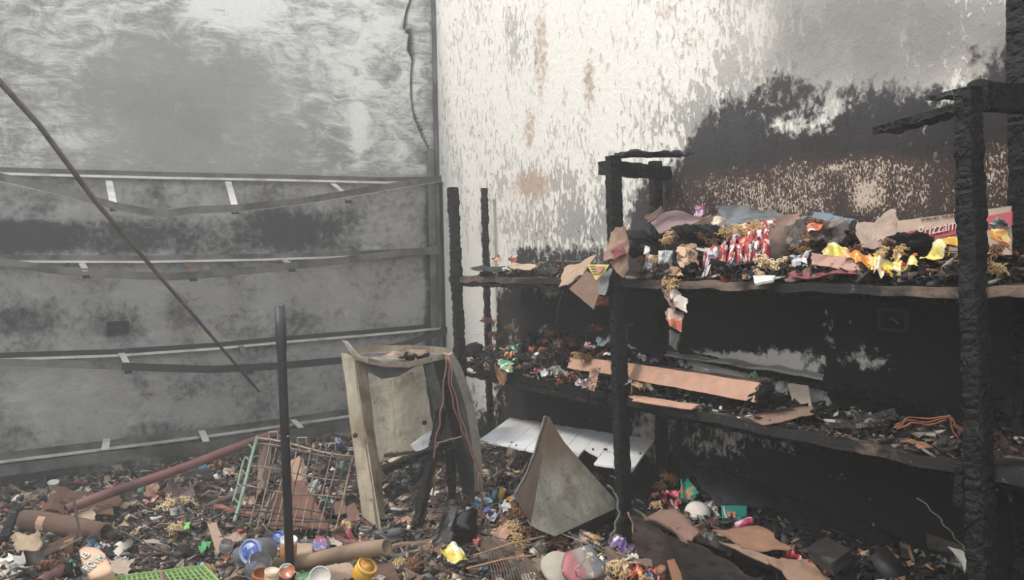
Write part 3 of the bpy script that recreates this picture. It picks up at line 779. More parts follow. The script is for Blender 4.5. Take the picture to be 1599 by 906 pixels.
pipe(322, 793, 410, 752, 0.014, M((116, 88, 88), 0.6), 'pipe_piece', 'mauve-brown pipe piece slanting up under the left side of the wire rack', up0=0.03, up1=0.07)
pipe(335, 792, 402, 806, 0.013, M((156, 92, 72), 0.6), 'pipe_piece', 'orange-brown pipe piece lying at the left foot of the wire rack', up0=0.03, up1=0.03)
pipe(520, 840, 562, 852, 0.014, M((136, 84, 78), 0.6), 'pipe_piece', 'red-brown pipe piece just right of the clear jar and above the tan pipe', up0=0.03, up1=0.03)
m = MB(); m.tube([P(114, 776, t=3.4), P(120, 808, t=3.4), P(126, 840, t=3.4)], 0.005, 6); thing(m, 'iron_stake', M((116, 100, 90), 0.6), 'thin iron stake upright beside the open end of the rust-red pipe', 'rod')
m = MB(); m.tube([P(128, 840, t=3.38), P(112, 848, t=3.3), P(94, 858, t=3.25)], 0.004, 6); thing(m, 'bent_rod', M((134, 122, 112), 0.5), 'thin pale rod lying at the foot of the iron stake', 'rod')
m = MB(); m.tube([G(163, 828, .04), G(195, 832, .05), G(240, 855, .04), G(280, 868, .03)], 0.004, 6); thing(m, 'cable_piece', M((96, 88, 84), 0.6), 'grey cable trailing right from the end of the brown cardboard tube', 'cable')

# ------------------------------------------------------------------ burnt metal cabinet
cream = mat_grime('grimy_cream_paint', (170, 158, 134), (204, 192, 164), (138, 116, 90)); cream2 = mat_grime('streaked_cream_paint', (188, 180, 156), (226, 216, 188), (132, 124, 104), 1.3); tanm = mat_grime('scorched_tan_paint', (140, 122, 96), (172, 156, 130), (104, 86, 64), 1.6)
grm = M((82, 80, 74), 0.65, 0.1, 0.4, 6); grd = M((48, 46, 44), 0.7, 0.1, 0.4, 6)
cab = empty('metal_cabinet', G(650, 800), 'buckled cream metal cabinet shell with open front standing in the rubble', 'cabinet')
T0 = 3.75
def quad(m, pts, nx=8, ny=12, amp=0.003, th=0.003, seed=0, rag=0.006, fold=0, fr=6, sag=0): m.sheet([P(a, b, t=c) for a, b, c in pts], nx, ny, amp, th, seed, rag, fold, fr, sag)
m = MB(); quad(m, [(533, 550, T0 + .02), (552, 553, T0), (596, 832, T0 - .12), (566, 806, T0 - .04)], 5, 16, 0.004); part(m, 'side_panel', cream, cab)
m = MB(); quad(m, [(551, 552, T0), (570, 562, T0 + .06), (606, 836, T0 - .02), (588, 826, T0 - .12)], 5, 16, 0.005); part(m, 'corner_post', tanm, cab)
m = MB(); quad(m, [(534, 531, T0 - .01), (543, 533, T0 - .01), (566, 560, T0 - .03), (550, 556, T0)], 4, 6, 0.004); part(m, 'bent_flap', M((176, 172, 162), 0.6), cab)
m = MB(); quad(m, [(570, 585, T0 + .42), (661, 568, T0 + .44), (681, 704, T0 + .44), (590, 722, T0 + .42)], 12, 12, 0.004, 0.004, 4, 0.02); part(m, 'back_panel', cream2, cab)
for i, (a, b) in enumerate(((663, 660),)):
    m = MB(); p = P(a, b, t=T0 + .425); m.tube([p, p - fw * .008], 0.011, 12); part(m, 'hole_plug', M((56, 46, 36), 0.8), cab)
m = MB(); p = P(555, 680, t=T0 - .06); m.tube([p, p - fw * .01], 0.010, 12); part(m, 'hole_plug', M((56, 46, 36), 0.8), cab)
# shallow top pan
rimf = [(551, 556, T0), (575, 563, T0 - .02), (600, 569, T0), (639, 569, T0 + .05), (672, 561, T0 + .1), (708, 553, T0 + .16)]
rimb = [(556, 549, T0 + .3), (580, 546, T0 + .33), (600, 545, T0 + .34), (640, 544, T0 + .36), (672, 546, T0 + .38), (706, 549, T0 + .38)]
m = MB(); A = [P(a, b, t=c) for a, b, c in rimf]; B = [P(a, b, t=c) for a, b, c in rimb]
m.ribbon(A, 0.004, 0.022); m2 = MB(); m2.ribbon(B, 0.004, 0.03)
part(m, 'top_rim', tanm, cab); part(m2, 'top_rim', tanm, cab)
m = MB()
for i in range(5):
    m.add([A[i] - Vector((0, 0, .010)), A[i + 1] - Vector((0, 0, .010)), B[i + 1] - Vector((0, 0, .012)), B[i] - Vector((0, 0, .012))] + [A[i] - Vector((0, 0, .014)), A[i + 1] - Vector((0, 0, .014)), B[i + 1] - Vector((0, 0, .016)), B[i] - Vector((0, 0, .016))], [(0, 1, 2, 3), (7, 6, 5, 4), (0, 4, 5, 1), (1, 5, 6, 2), (2, 6, 7, 3), (3, 7, 4, 0)])
o = part(m, 'top_panel', M((150, 150, 146), 0.6, 0.1, 0.5, 8), cab); o['kind'] = 'stuff'
del o['kind']
m = MB(); lowr = [(569, 566, T0 + .02), (578, 582, T0 + .02), (596, 592, T0 + .03), (622, 588, T0 + .05), (650, 572, T0 + .08), (674, 563, T0 + .1)]
up_ = [(569, 560, T0 + .02), (585, 566, T0 + .02), (600, 569, T0 + .03), (625, 570, T0 + .05), (650, 566, T0 + .08), (674, 560, T0 + .1)]
U_ = [P(*x[:2], t=x[2]) for x in up_]; L_ = [P(*x[:2], t=x[2]) for x in lowr]; vs = U_ + L_ + [p + fw * .004 for p in U_ + L_]; fs = []
for i in range(5): fs += [(i, i + 1, 7 + i, 6 + i), (12 + i, 18 + i, 19 + i, 13 + i), (6 + i, 7 + i, 19 + i, 18 + i), (i + 1, i, 12 + i, 13 + i)]
m.add(vs, fs + [(0, 6, 18, 12), (5, 17, 23, 11)]); part(m, 'front_valance', grm, cab)
m = MB(); quad(m, [(660, 568, T0 + .12), (706, 556, T0 + .17), (744, 700, T0 + .2), (686, 680, T0 + .3)], 8, 12, 0.008); part(m, 'side_panel', grd, cab)
m = MB(); quad(m, [(662, 570, T0 + .10), (676, 566, T0 + .12), (712, 700, T0 + .1), (690, 706, T0 + .12)], 4, 10, 0.004); part(m, 'side_strip', M((70, 66, 60), 0.7), cab)
e = [(703, 556), (714, 575), (725, 605), (735, 640), (742, 680), (746, 720), (748, 768)]
m = MB(); m.ribbon([P(a, b, t=T0 + .10) for a, b in e], 0.035, 0.008, fw); part(m, 'corner_post', M((118, 112, 98), 0.65, 0.1), cab)
m = MB(); quad(m, [(700, 560, T0 + .16), (712, 570, T0 + .12), (745, 700, T0 + .12), (735, 760, T0 + .14)], 4, 12, 0.006); part(m, 'side_panel', grm, cab)
m = MB(); quad(m, [(706, 690, T0 + .2), (742, 690, T0 + .14), (748, 770, T0 + .1), (726, 790, T0 + .14)], 4, 8, 0.006); part(m, 'side_panel', grd, cab)
m = MB(); m.tube([P(x, y, t=T0 + .12) for x, y in ((692, 552), (700, 555), (707, 552))], 0.008, 8); part(m, 'hinge', M((176, 150, 126), 0.6), cab)
for k, (p4, lab) in enumerate([([(590, 560), (615, 548), (638, 542), (628, 558)], 'crumpled beige card scrap on the left of the cabinet top'), ([(640, 546), (668, 546), (664, 556), (636, 556)], 'pinkish torn card scrap in the middle of the cabinet top')]):
    m = MB(); m.sheet([P(a, b, t=T0 + .12 + .01 * k) for a, b in p4], 8, 6, 0.010, 0.003, k + 3, 0.05); thing(m, 'card_scrap', M((190, 160, 136), 0.8), lab, 'scrap')
m = MB()
for i in range(7): m.lump(P(628 + i * 6, 556 - 3 * math.sin(i * 2.2), t=T0 + .14 + .02 * (i % 3)), (0.022, 0.022, 0.012), i)
thing(m, 'charred_remains', CHARD, 'black charred remains heaped on the cabinet top', 'remains')['kind'] = 'stuff'
# copper wires hanging off the cabinet
cop = M((150, 108, 92), 0.5, 0.3, 0.2); copr = M((140, 90, 80), 0.5, 0.2, 0.2)
def wire(pts, rad, mat, name, label, cat='wire', t=3.5, grp=None):
    m = MB(); q = []
    for i in range(len(pts) - 1):
        for s in range(5):
            f = s / 5; a, b = pts[i], pts[i + 1]
            ta = a[2] if len(a) > 2 else t; tb = b[2] if len(b) > 2 else t
            p = P(a[0] * (1 - f) + b[0] * f, a[1] * (1 - f) + b[1] * f, t=ta * (1 - f) + tb * f)
            q.append(p + cr * 0.004 * math.sin(7 * (i + f) + len(pts)))
    q.append(P(pts[-1][0], pts[-1][1], t=pts[-1][2] if len(pts[-1]) > 2 else t))
    m.tube(q, rad, 6); return thing(m, name, mat, label, cat, grp, True)
wire([(697, 556), (692, 620), (686, 662), (678, 700), (677, 760), (678, 832)], 0.0035, cop, 'copper_wire', 'copper wire hanging straight down the middle of the open cabinet', t=3.72)
wire([(700, 556), (703, 610), (715, 655), (730, 690), (748, 738), (752, 790)], 0.004, copr, 'copper_wire', 'twisted reddish wire hanging down the right corner of the cabinet', t=3.72)
wire([(702, 558), (707, 604), (722, 660), (738, 705), (757, 760)], 0.003, cop, 'copper_wire', 'thin copper wire running beside the twisted reddish wire of the cabinet', t=3.70)
wire([(682, 700), (684, 692), (705, 686), (722, 682)], 0.003, cop, 'copper_wire', 'short copper wire looping across to the cabinet right side', t=3.72)
wire([(748, 738), (752, 800), (750, 820)], 0.003, copr, 'copper_wire', 'short reddish wire end hanging above the coloured tins', t=3.66)
wire([(744, 730), (760, 712), (785, 700), (800, 690)], 0.003, M((70, 64, 60), 0.6), 'bent_wire', 'dark curved wire left of the triangular metal sheet', t=3.9)
# charred sticks inside
def stick(p0, p1, w, d, seed, label, t0=3.8, t1=3.8, mat=CHAR, name='charred_batten', cell=0.03):
    m = MB(); m.char(P(*p0, t=t0), P(*p1, t=t1), w, d, Vector((0, 1, 0.2)), seed, cell, 0.006); thing(m, name, mat, label, 'wood')
stick((598, 735), (706, 690), 0.03, 0.035, 31, 'black charred batten lying across the inside of the cabinet', 3.7, 3.75)
stick((600, 712), (652, 706), 0.02, 0.02, 32, 'thin brown batten at the foot of the cabinet back panel', 3.95, 3.95, M((98, 76, 60), 0.8), 'wood_strip')
stick((690, 640), (652, 820), 0.045, 0.035, 33, 'charred board leaning upright in the middle of the cabinet', 3.85, 3.6)
stick((700, 590), (706, 780), 0.05, 0.03, 34, 'black charred post inside the right side of the cabinet', 3.92, 3.85)
m = MB(); m.char(P(604, 775, t=3.75), P(690, 705, t=3.85), 0.075, 0.03, Vector((0, 0, 1)), 35, 0.022, 0.012)
thing(m, 'ash_log', mat_char('white_ash_wood', 1.0, (40, 40, 40), 26, (216, 216, 214)), 'charred log crusted with white ash leaning in the cabinet', 'wood')
m = MB(); m.sheet([P(640, 695, t=3.9), P(676, 672, t=3.9), P(688, 690, t=3.85), P(655, 712, t=3.85)], 8, 6, 0.008, 0.004, 5, 0.04)
thing(m, 'ash_flake', M((196, 196, 192), 0.8, 0, 0.4), 'pale ash flake above the charred batten in the cabinet', 'scrap')

# ------------------------------------------------------------------ folded metal sheet
ms = empty('folded_metal_sheet', G(860, 840), 'pointed folded grey metal sheet standing tent-like before the white panel', 'metal sheet')
stm = mat_grime('scorched_galvanised_sheet', (130, 126, 110), (164, 160, 142), (112, 98, 78), 1.4, (0.10, 0.32)); stb = mat_grime('brown_scorched_sheet', (64, 52, 44), (92, 74, 60), (48, 40, 36), 1.4)
pa, pb, pc = P(857, 651, t=3.62), P(967, 791, t=3.60), P(866, 838, t=3.34)
pn = (pb - pa).cross(pc - pa).normalized()
def PL(px, py):
    d = ray(px, py); tt = (pa - CAM).dot(pn) / d.dot(pn); return (px, py, tt)
def strip_sheet(left, right, th, mat, name, label=None, rows=14):
    m = MB(); n = rows; cols = 8; V = []
    def samp(pl, f):
        k = f * (len(pl) - 1); i = min(int(k), len(pl) - 2); g = k - i
        return P(pl[i][0], pl[i][1], t=pl[i][2]).lerp(P(pl[i + 1][0], pl[i + 1][1], t=pl[i + 1][2]), g)
    for j in range(n + 1):
        a, b = samp(left, j / n), samp(right, j / n)
        for i in range(cols + 1):
            p = a.lerp(b, i / cols); V.append(p + fw * 0.004 * noise.noise(p * 9))
    N = len(V); W = cols + 1; V2 = V + [p + fw * th for p in V]; fs = []
    for j in range(n):
        for i in range(cols):
            q = (j * W + i, (j + 1) * W + i, (j + 1) * W + i + 1, j * W + i + 1); fs += [q, tuple(N + k for k in reversed(q))]
    rim = list(range(W)) + [j * W + cols for j in range(1, n + 1)] + [n * W + i for i in range(cols - 1, -1, -1)] + [j * W for j in range(n - 1, 0, -1)]
    for k in range(len(rim)): p, q = rim[k], rim[(k + 1) % len(rim)]; fs.append((p, q, N + q, N + p))
    m.add(V2, fs); return part(m, name, mat, ms, label)
strip_sheet([PL(857, 651), PL(851, 690), PL(842, 740), PL(834, 790), PL(828, 822), PL(866, 838)], [PL(858, 651), PL(878, 687), PL(916, 731), PL(945, 763), PL(966, 786), PL(967, 792)], 0.004, stm, 'front_face')
strip_sheet([(853, 650, 3.64), (846, 672, 3.68), (836, 705, 3.72), (822, 740, 3.76), (806, 766, 3.80), (802, 774, 3.80)], [PL(857, 651), PL(852, 685), PL(846, 715), PL(841, 745), PL(836, 780), PL(829, 818)], 0.004, stb, 'side_flap', 'brown scorched side flap')
m = MB(); m.ribbon([P(a, b, t=c) for a, b, c in ((851, 650, 3.63), (845, 672, 3.65), (836, 705, 3.69), (822, 740, 3.73), (803, 774, 3.77))], 0.008, 0.008); part(m, 'rolled_edge', M((150, 144, 130), 0.6), ms)
m = MB(); quad(m, [(866, 837, 3.35), (968, 790, 3.61), (962, 812, 3.72), (884, 858, 3.50)], 8, 4, 0.003); part(m, 'bottom_lip', M((52, 44, 38), 0.7), ms)

# white ribbed panel behind
wp = empty('ribbed_panel', P(880, 700, t=4.2), 'bright white ribbed panel lying slanted behind the folded metal sheet', 'panel')
whm = M((252, 252, 250), 0.4, 0, 0.10, 3, 0.1, (160, 144, 128))
TL, TR, BR, BL = P(797, 654, z=.600), P(1022, 690, z=.625), P(988, 738, z=.585), P(748, 690, z=.600)
ns = 9
for k in range(ns):
    f0_, f1_ = k / ns, (k + 0.965) / ns
    m = MB()
    bl0, bl1 = BL.lerp(BR, f0_), BL.lerp(BR, f1_)
    if k == ns - 1: tl1 = TL.lerp(TR, 1.0)
    else: tl1 = TL.lerp(TR, f1_)
    if k == 6: bl0 = bl0.lerp(TL.lerp(TR, f0_), 0.35); bl1 = bl1.lerp(TL.lerp(TR, f1_), 0.2)
    m.sheet([TL.lerp(TR, f0_), tl1, bl1, bl0], 3, 8, 0.0015, 0.008, k, 0.012, 0, 6); part(m, 'panel_strip', whm, wp)
for k, (a, b) in enumerate(((926, 702), (944, 702), (947, 702), (1000, 708), (806, 696))):
    f = 0
    m = MB(); d = ray(a, b); n_ = (TR - TL).cross(BL - TL).normalized(); tt = (TL - CAM).dot(n_) / d.dot(n_); p = CAM + d * tt
    if n_.z < 0: n_ = -n_
    m.tube([p - n_ * .004, p + n_ * 0.004], 0.004, 8); part(m, 'screw_hole', M((70, 64, 58), 0.8), wp)

# ------------------------------------------------------------------ wire rack with green side bar
wr = empty('wire_rack', G(450, 820), 'rusty wire display rack with a pale green side bar tilted in the rubble', 'wire rack')
c4 = [(402, 682, 4.05), (552, 712, 4.0), (524, 828, 3.45), (366, 815, 3.45)]
Q = [P(*x[:2], t=x[2]) for x in c4]
wm = M((150, 130, 112), 0.55, 0.1, 0.4, 12); wg = M((132, 160, 136), 0.55, 0, 0.25, 10); wd = M((84, 70, 60), 0.65, 0.1, 0.4)
def gp(u, v): return (Q[0] * (1 - u) + Q[1] * u) * (1 - v) + (Q[3] * (1 - u) + Q[2] * u) * v
def gw_(u0_, v0, u1_, v1, rad, mat, name, k=0):
    m = MB(); m.tube([gp(u0_ + (u1_ - u0_) * i / 6, v0 + (v1 - v0) * i / 6) + Vector((0, 0, .006 * math.sin(i * 1.1 + k * 2))) for i in range(7)], rad, 6); part(m, name, mat, wr, None, True)
gw_(0, 0, 0, 1, 0.0075, wg, 'side_bar'); gw_(-.07, .3, -.07, .8, 0.004, wg, 'side_bar')
gw_(1, 0, 1, 1, 0.005, wm, 'side_bar')
gw_(0, 0.02, 1, 0.02, 0.0055, M((172, 158, 140), 0.5), 'cross_wire'); gw_(0, .09, 1, .06, 0.0035, wm, 'cross_wire')
for k, v in enumerate((0.38, 0.62, 0.82, 0.88, 0.94, 1.0)): gw_(-0.02, v, 1, v + 0.02 * math.sin(k * 3), 0.0035, wm if v < .7 else wd, 'cross_wire', k)
for k in range(13): gw_((k + 1) / 14, 0, (k + 1) / 14 + .02 * math.sin(k), 1.04, 0.0028, wm if k % 3 else wd, 'wire', k)
for v in (.14, .3, .46, .62, .78): gw_(-.07, v, 0, v + .01, 0.0035, wg, 'rung')
for k, u in enumerate((.12, .42, .72, .95)):
    m = MB(); p = gp(u, 0); m.tube([p, p + Vector((0, 0, .03)), p + cr * .04 + Vector((0, 0, .032)), p + cr * .04], 0.003, 6); part(m, 'hook', M((190, 176, 158), 0.5), wr)
# ------------------------------------------------------------------ shared shapes
rnd = random.Random(7)
def noodle_mesh(seed, n=26, size=(0.06, 0.05, 0.028), wave=0.006, rad=0.0026):
    rg = random.Random(seed); m = MB()
    for k in range(n):
        c = Vector((rg.uniform(-1, 1) * size[0] * .6, rg.uniform(-1, 1) * size[1] * .6, rg.uniform(0, 1) * size[2] * 1.4))
        a = rg.uniform(0, math.pi); L = rg.uniform(.5, 1) * size[0]; d = Vector((math.cos(a), math.sin(a), rg.uniform(-.5, .3))); s = Vector((-d.y, d.x, 0)); ph = rg.uniform(0, 6)
        pts = []
        for i in range(13):
            t = i / 12 - .5
            p = c + d * t * 2 * L * .6 + s * wave * math.sin(i * 1.35 + ph) + Vector((0, 0, wave * .8 * math.cos(i * 1.35 + ph) - abs(t) ** 2 * 0.05))
            pts.append(p)
        m.tube(pts, rad, 4, cap=False)
    return m
def pouch_mesh(w=0.09, h=0.12, t=0.018, seed=0, nx=8, ny=10):
    m = MB(); top = []; bot = []
    for j in range(ny + 1):
        for i in range(nx + 1):
            u, v = i / nx * 2 - 1, j / ny * 2 - 1
            k = max(0, 1 - u * u) ** .6 * max(0, 1 - (abs(v) ** 3)) ** .7
            wr_ = noise.noise(Vector((u * 3 + seed, v * 3, seed))) * .35 + .9
            x = u * w / 2 * (1 - .06 * (1 - abs(v))) ; y = v * h / 2
            z = t / 2 * k * wr_ + .0008; o = .006 * noise.noise(Vector((u * 1.5, v * 1.5 + seed, 4)))
            top.append((x, y, z + o)); bot.append((x, y, -z * .8 + o))
    m.v = top + bot; N = len(top); W = nx + 1
    for j in range(ny):
        for i in range(nx):
            q = (j * W + i, j * W + i + 1, (j + 1) * W + i + 1, (j + 1) * W + i); m.f.append(q); m.f.append(tuple(N + k for k in reversed(q)))
    rim = list(range(W)) + [j * W + nx for j in range(1, ny + 1)] + [ny * W + i for i in range(nx - 1, -1, -1)] + [j * W for j in range(ny - 1, 0, -1)]
    for k in range(len(rim)): p, q = rim[k], rim[(k + 1) % len(rim)]; m.f.append((q, p, N + p, N + q))
    return m
def scrap_mesh(seed, w=0.08, h=0.06, amp=0.016, th=0.002, rag=0.12):
    m = MB(); m.sheet([(-w / 2, -h / 2, 0), (w / 2, -h / 2, 0), (w / 2, h / 2, 0), (-w / 2, h / 2, 0)], 8, 7, amp, th, seed, rag, 0, 26, 0.012); return m
SH = {}
for k in range(5): SH['scrap%d' % k] = scrap_mesh(k + 1).mesh('scrap', None)
for k in range(4): SH['card%d' % k] = scrap_mesh(k + 11, .12, .08, 0.006, 0.004, 0.07).mesh('card', None)
for k in range(4): SH['foil%d' % k] = scrap_mesh(k + 31, .08, .07, 0.034, 0.0015, 0.10).mesh('foil', None)
for k in range(3): SH['pouch%d' % k] = pouch_mesh(seed=k).mesh('pouch', None, True)
for k in range(4): SH['noodle%d' % k] = noodle_mesh(k).mesh('noodle', None, True)
def lm(seed, size, sub=2, amp=.55, fr=1.6):
    m = MB(); m.lump((0, 0, 0), size, seed, amp, fr, sub); return m
for k in range(4): SH['lump%d' % k] = lm(k, (.03, .024, .017)).mesh('lump', None)
for k in range(3): SH['rag%d' % k] = lm(k + 9, (.05, .035, .02), 3, .9, 2.2).mesh('rag', None, True)
def stickm(seed, L=.12, w=.012):
    m = MB(); m.char((-L / 2, 0, 0), (L / 2, 0, 0), w, w * .8, Vector((0, 1, 0)), seed, .02, .003, .006, taper=.4); return m
for k in range(3): SH['stick%d' % k] = stickm(k).mesh('stick', None)
def canm(r=.026, h=.08, dent=.25, seed=0):
    m = MB(); m.lathe([(r * .9, 0), (r, .004), (r, h * .5), (r, h - .006), (r * .94, h), (r * .86, h - .002), (r * .84, h - .006), (0, h - .006)], 16, None, dent, seed); return m
def cupm(r=.03, h=.05):
    m = MB(); m.lathe([(r * .7, 0), (r * .72, .002), (r, h), (r * 1.06, h + .002), (r * 1.04, h + .004), (r * .95, h), (r * .68, .004), (0, .004)], 18); return m
for k in range(2): SH['can%d' % k] = canm(seed=k).mesh('can', None, True)
SH['cup0'] = cupm().mesh('cup', None, True)
SH['cup1'] = cupm(.035, .025).mesh('cup', None, True)
def wirem(seed):
    rg = random.Random(seed); m = MB(); p = Vector((0, 0, 0)); a = rg.uniform(0, 6); pts = []
    for i in range(12):
        pts.append(p.copy()); a += rg.uniform(-.5, .7); p += Vector((math.cos(a), math.sin(a), rg.uniform(-.15, .35))) * .022
    m.tube(pts, .0018, 5); return m
for k in range(4): SH['wire%d' % k] = wirem(k).mesh('wire', None)
def ring_mesh():
    m = MB(); m.tube([Vector((math.cos(a) * .022, math.sin(a) * .022, 0)) for a in [i * math.pi / 10 for i in range(21)]], .006, 8); return m
def place(name, shape, mat, pos, label, cat, scale=1.0, rot=None, group=None):
    me = SH[shape]
    if not me.materials: me.materials.append(None)
    o = bpy.data.objects.new(name, me); col.objects.link(o)
    o.material_slots[0].link = 'OBJECT'; o.material_slots[0].material = mat
    o.location = pos; o.scale = (scale,) * 3 if isinstance(scale, (int, float)) else scale
    o.rotation_euler = rot if rot else (rnd.uniform(-.5, .5), rnd.uniform(-.5, .5), rnd.uniform(0, 6.28))
    return tag(o, label, cat, group)
def sh(name, label, cat, pts, mat, amp=0.006, seed=1, th=0.003, rag=0.02, fold=0, nx=10, ny=8, fr=10, sag=0):
    m = MB(); m.sheet([P(a, b, x=c) for a, b, c in pts], nx, ny, amp, th, seed, rag, fold, fr, sag)
    return thing(m, name, mat, label, cat)
def gs(name, label, cat, pts, mat, amp=0.006, seed=1, th=0.003, rag=0.03, fold=0, nx=10, ny=8, fr=12, sag=0):   # sheet on the rubble: (px, py, lift)
    m = MB(); m.sheet([G(a, b, c) + Vector((0, 0, .0)) for a, b, c in pts], nx, ny, amp, th, seed, rag, fold, fr, sag)
    return thing(m, name, mat, label, cat)
C_BR = M((142, 112, 94), 0.85, 0, .35, 9); C_BD = M((104, 78, 64), 0.85, 0, .45, 9); C_TAN = M((184, 156, 130), 0.85, 0, .25, 9); C_PK = M((150, 122, 120), 0.85, 0, .3, 9)
C_GR = M((112, 118, 122), 0.85, 0, .4, 9); C_ORG = M((190, 144, 118), 0.8, 0, .2, 7, .2, (120, 70, 50)); C_PALE = M((206, 192, 172), 0.85, 0, .3, 9); C_SOOT = M((52, 48, 46), 0.85, 0, .4, 9)
NOOD = M((212, 176, 116), 0.6, 0, .25, 20, .2, (110, 66, 34)); NOODD = M((150, 100, 58), 0.65, 0, .45, 20, .2, (50, 34, 24)); NOODP = M((228, 200, 148), 0.6, 0, .15, 20, .2, (150, 100, 60))
WRED = MP((196, 52, 46), (226, 218, 206), (44, 56, 122), .35, 22); WYEL = MP((226, 202, 80), (240, 230, 160), (206, 60, 40), .3, 10, .1); WYEL2 = MP((232, 212, 90), (214, 76, 46), (240, 236, 226), .3, 12, .1)
WORG = MP((216, 104, 52), (236, 180, 120), (240, 236, 226), .35, 14); WGRN = MP((44, 160, 120), (216, 216, 200), (200, 90, 70), .35, 12); WSIL = MP((214, 214, 218), (150, 160, 172), (190, 80, 96), .25, 18)
WPUR = MP((126, 84, 160), (214, 206, 216), (70, 50, 90), .4, 14); WPNK = MP((224, 120, 150), (240, 220, 224), (160, 60, 90), .4, 14); WMIX = MP((190, 180, 168), (90, 110, 130), (150, 60, 50), .45, 20, .4)
WBRN = MP((150, 112, 80), (196, 160, 120), (96, 60, 44), .6, 14, .45); WRDK = MP((140, 40, 50), (190, 110, 110), (60, 30, 34), .4, 16, .4)
TEAL = M((24, 150, 132), .4, 0, .15, 8); WHT = M((228, 224, 216), .6, 0, .25, 8); LIME = M((120, 220, 70), .45, 0, .15, 10); BLU = M((70, 120, 160), .6, 0, .3, 10)

# ------------------------------------------------------------------ upper shelf, middle to right bay
Z1t = Z1 + 0.006
sh('cardboard_sheet', 'mauve-brown curled cardboard sheet on top of the upper shelf pile beside the short back post', 'cardboard', [(1012, 338, -.12), (1110, 334, -.08), (1090, 352, -.26), (1030, 362, -.30)], C_PK, .012, 2, .004, .04, .01)
sh('cardboard_flap', 'dark brown cardboard flap hanging under the mauve-brown curled sheet', 'cardboard', [(1075, 352, -.24), (1125, 332, -.18), (1132, 368, -.20), (1072, 380, -.28)], C_BD, .008, 3, .004, .04)
sh('cardboard_sheet', 'long slate-grey cardboard sheet lying along the wall at the back of the upper shelf pile', 'cardboard', [(1118, 322, -.06), (1330, 345, -.05), (1310, 356, -.16), (1130, 352, -.22)], C_GR, .010, 4, .004, .03, .008, 16)
sh('cardboard_sheet', 'brown creased cardboard sheet in front of the slate-grey sheet on the upper shelf', 'cardboard', [(1125, 348, -.18), (1250, 338, -.12), (1245, 352, -.20), (1135, 364, -.26)], C_BR, .010, 5, .004, .03, .008, 14)
sh('cardboard_piece', 'small peaked brown cardboard piece next to the back post at the left of the pile', 'cardboard', [(1008, 338, -.12), (1034, 322, -.10), (1040, 340, -.13), (1012, 348, -.15)], C_BD, .008, 6, .004, .05)
place('snack_packet', 'pouch0', MP((196, 60, 70), (226, 200, 210), (80, 90, 170)), P(1092, 330, x=-.14), 'small pink and blue packet poking up above the mauve-brown cardboard', 'packet', .36, (1.3, .2, -.8))
place('paper_scrap', 'card1', C_PALE, P(1122, 348, x=-.24), 'pale pointed card scrap under the slate-grey sheet on the upper shelf', 'scrap', (.35, .45, 1), (1.1, .3, -.9))
# row of instant noodle packets, red and white, standing side by side
n = 0
for r_, (xa, ya, xb, yb, xx, sc) in enumerate(((1104, 404, 1196, 392, -.36, .62), (1118, 386, 1200, 372, -.28, .55), (1134, 372, 1206, 358, -.22, .5))):
    K = 8 - r_
    for k in range(K):
        f = k / (K - 1); n += 1
        p = P(xa + (xb - xa) * f, ya + (yb - ya) * f, x=xx)
        place('noodle_packet', 'pouch%d' % (k % 3), WRED, p, '%s red and white noodle packet from the left, %s' % (('first', 'second', 'third', 'fourth', 'fifth', 'sixth', 'seventh', 'last')[k if k < K - 1 else 7], ['front row of the upper shelf', 'second row of the upper shelf', 'back row under the grey cardboard'][r_]), 'packet', (.30, sc, 1.6), (1.35 + .2 * math.sin(n), .15 * math.sin(n * 2), -.95 + .1 * math.sin(n * 3)), ['noodle packets in the front row', 'noodle packets in the second row', 'noodle packets in the back row'][r_])
sh('torn_wrapper', 'torn wrapper strip with dark blue print left of the red noodle packets', 'wrapper', [(1108, 392, -.38), (1116, 396, -.38), (1104, 428, -.41), (1094, 432, -.41)], MP((214, 200, 196), (60, 60, 130), (190, 60, 50)), .006, 7, .0015, .05)
sh('noodle_bag', 'red and blue printed bag draped at the top of the noodle packet rows', 'bag', [(1136, 350, -.2), (1210, 348, -.18), (1196, 378, -.30), (1160, 384, -.32)], MP((214, 60, 44), (240, 190, 150), (50, 60, 130)), .014, 9, .002, .07, .01)
m = MB(); b0, b1 = P(1176, 352, x=-.33), P(1248, 420, x=-.33)
m.sheet([P(1206, 354, x=-.30), P(1250, 362, x=-.22), P(1252, 420, x=-.26), P(1180, 420, x=-.38)], 10, 10, .006, .004, 8, .02, .006)
m.sheet([P(1206, 354, x=-.30), P(1250, 362, x=-.22), P(1240, 352, x=-.12), P(1200, 346, x=-.18)], 8, 5, .006, .004, 9, .02)
thing(m, 'cardboard_carton', M((124, 100, 84), .8, 0, .4, 6), 'brown scorched carton standing right of the red noodle packets', 'carton')
def cluster(pts, shape, mat, name, label, cat, grp=None, sc=1.0, flat=None):
    for i, q in enumerate(pts):
        px, py, x = q[:3]; s = q[3] if len(q) > 3 else 1.0
        lab = label[i] if isinstance(label, list) else label
        place(name, '%s%d' % (shape, i % 3), mat[i % len(mat)] if isinstance(mat, list) else mat, P(px, py, x=x), lab, cat, sc * s, flat, grp)
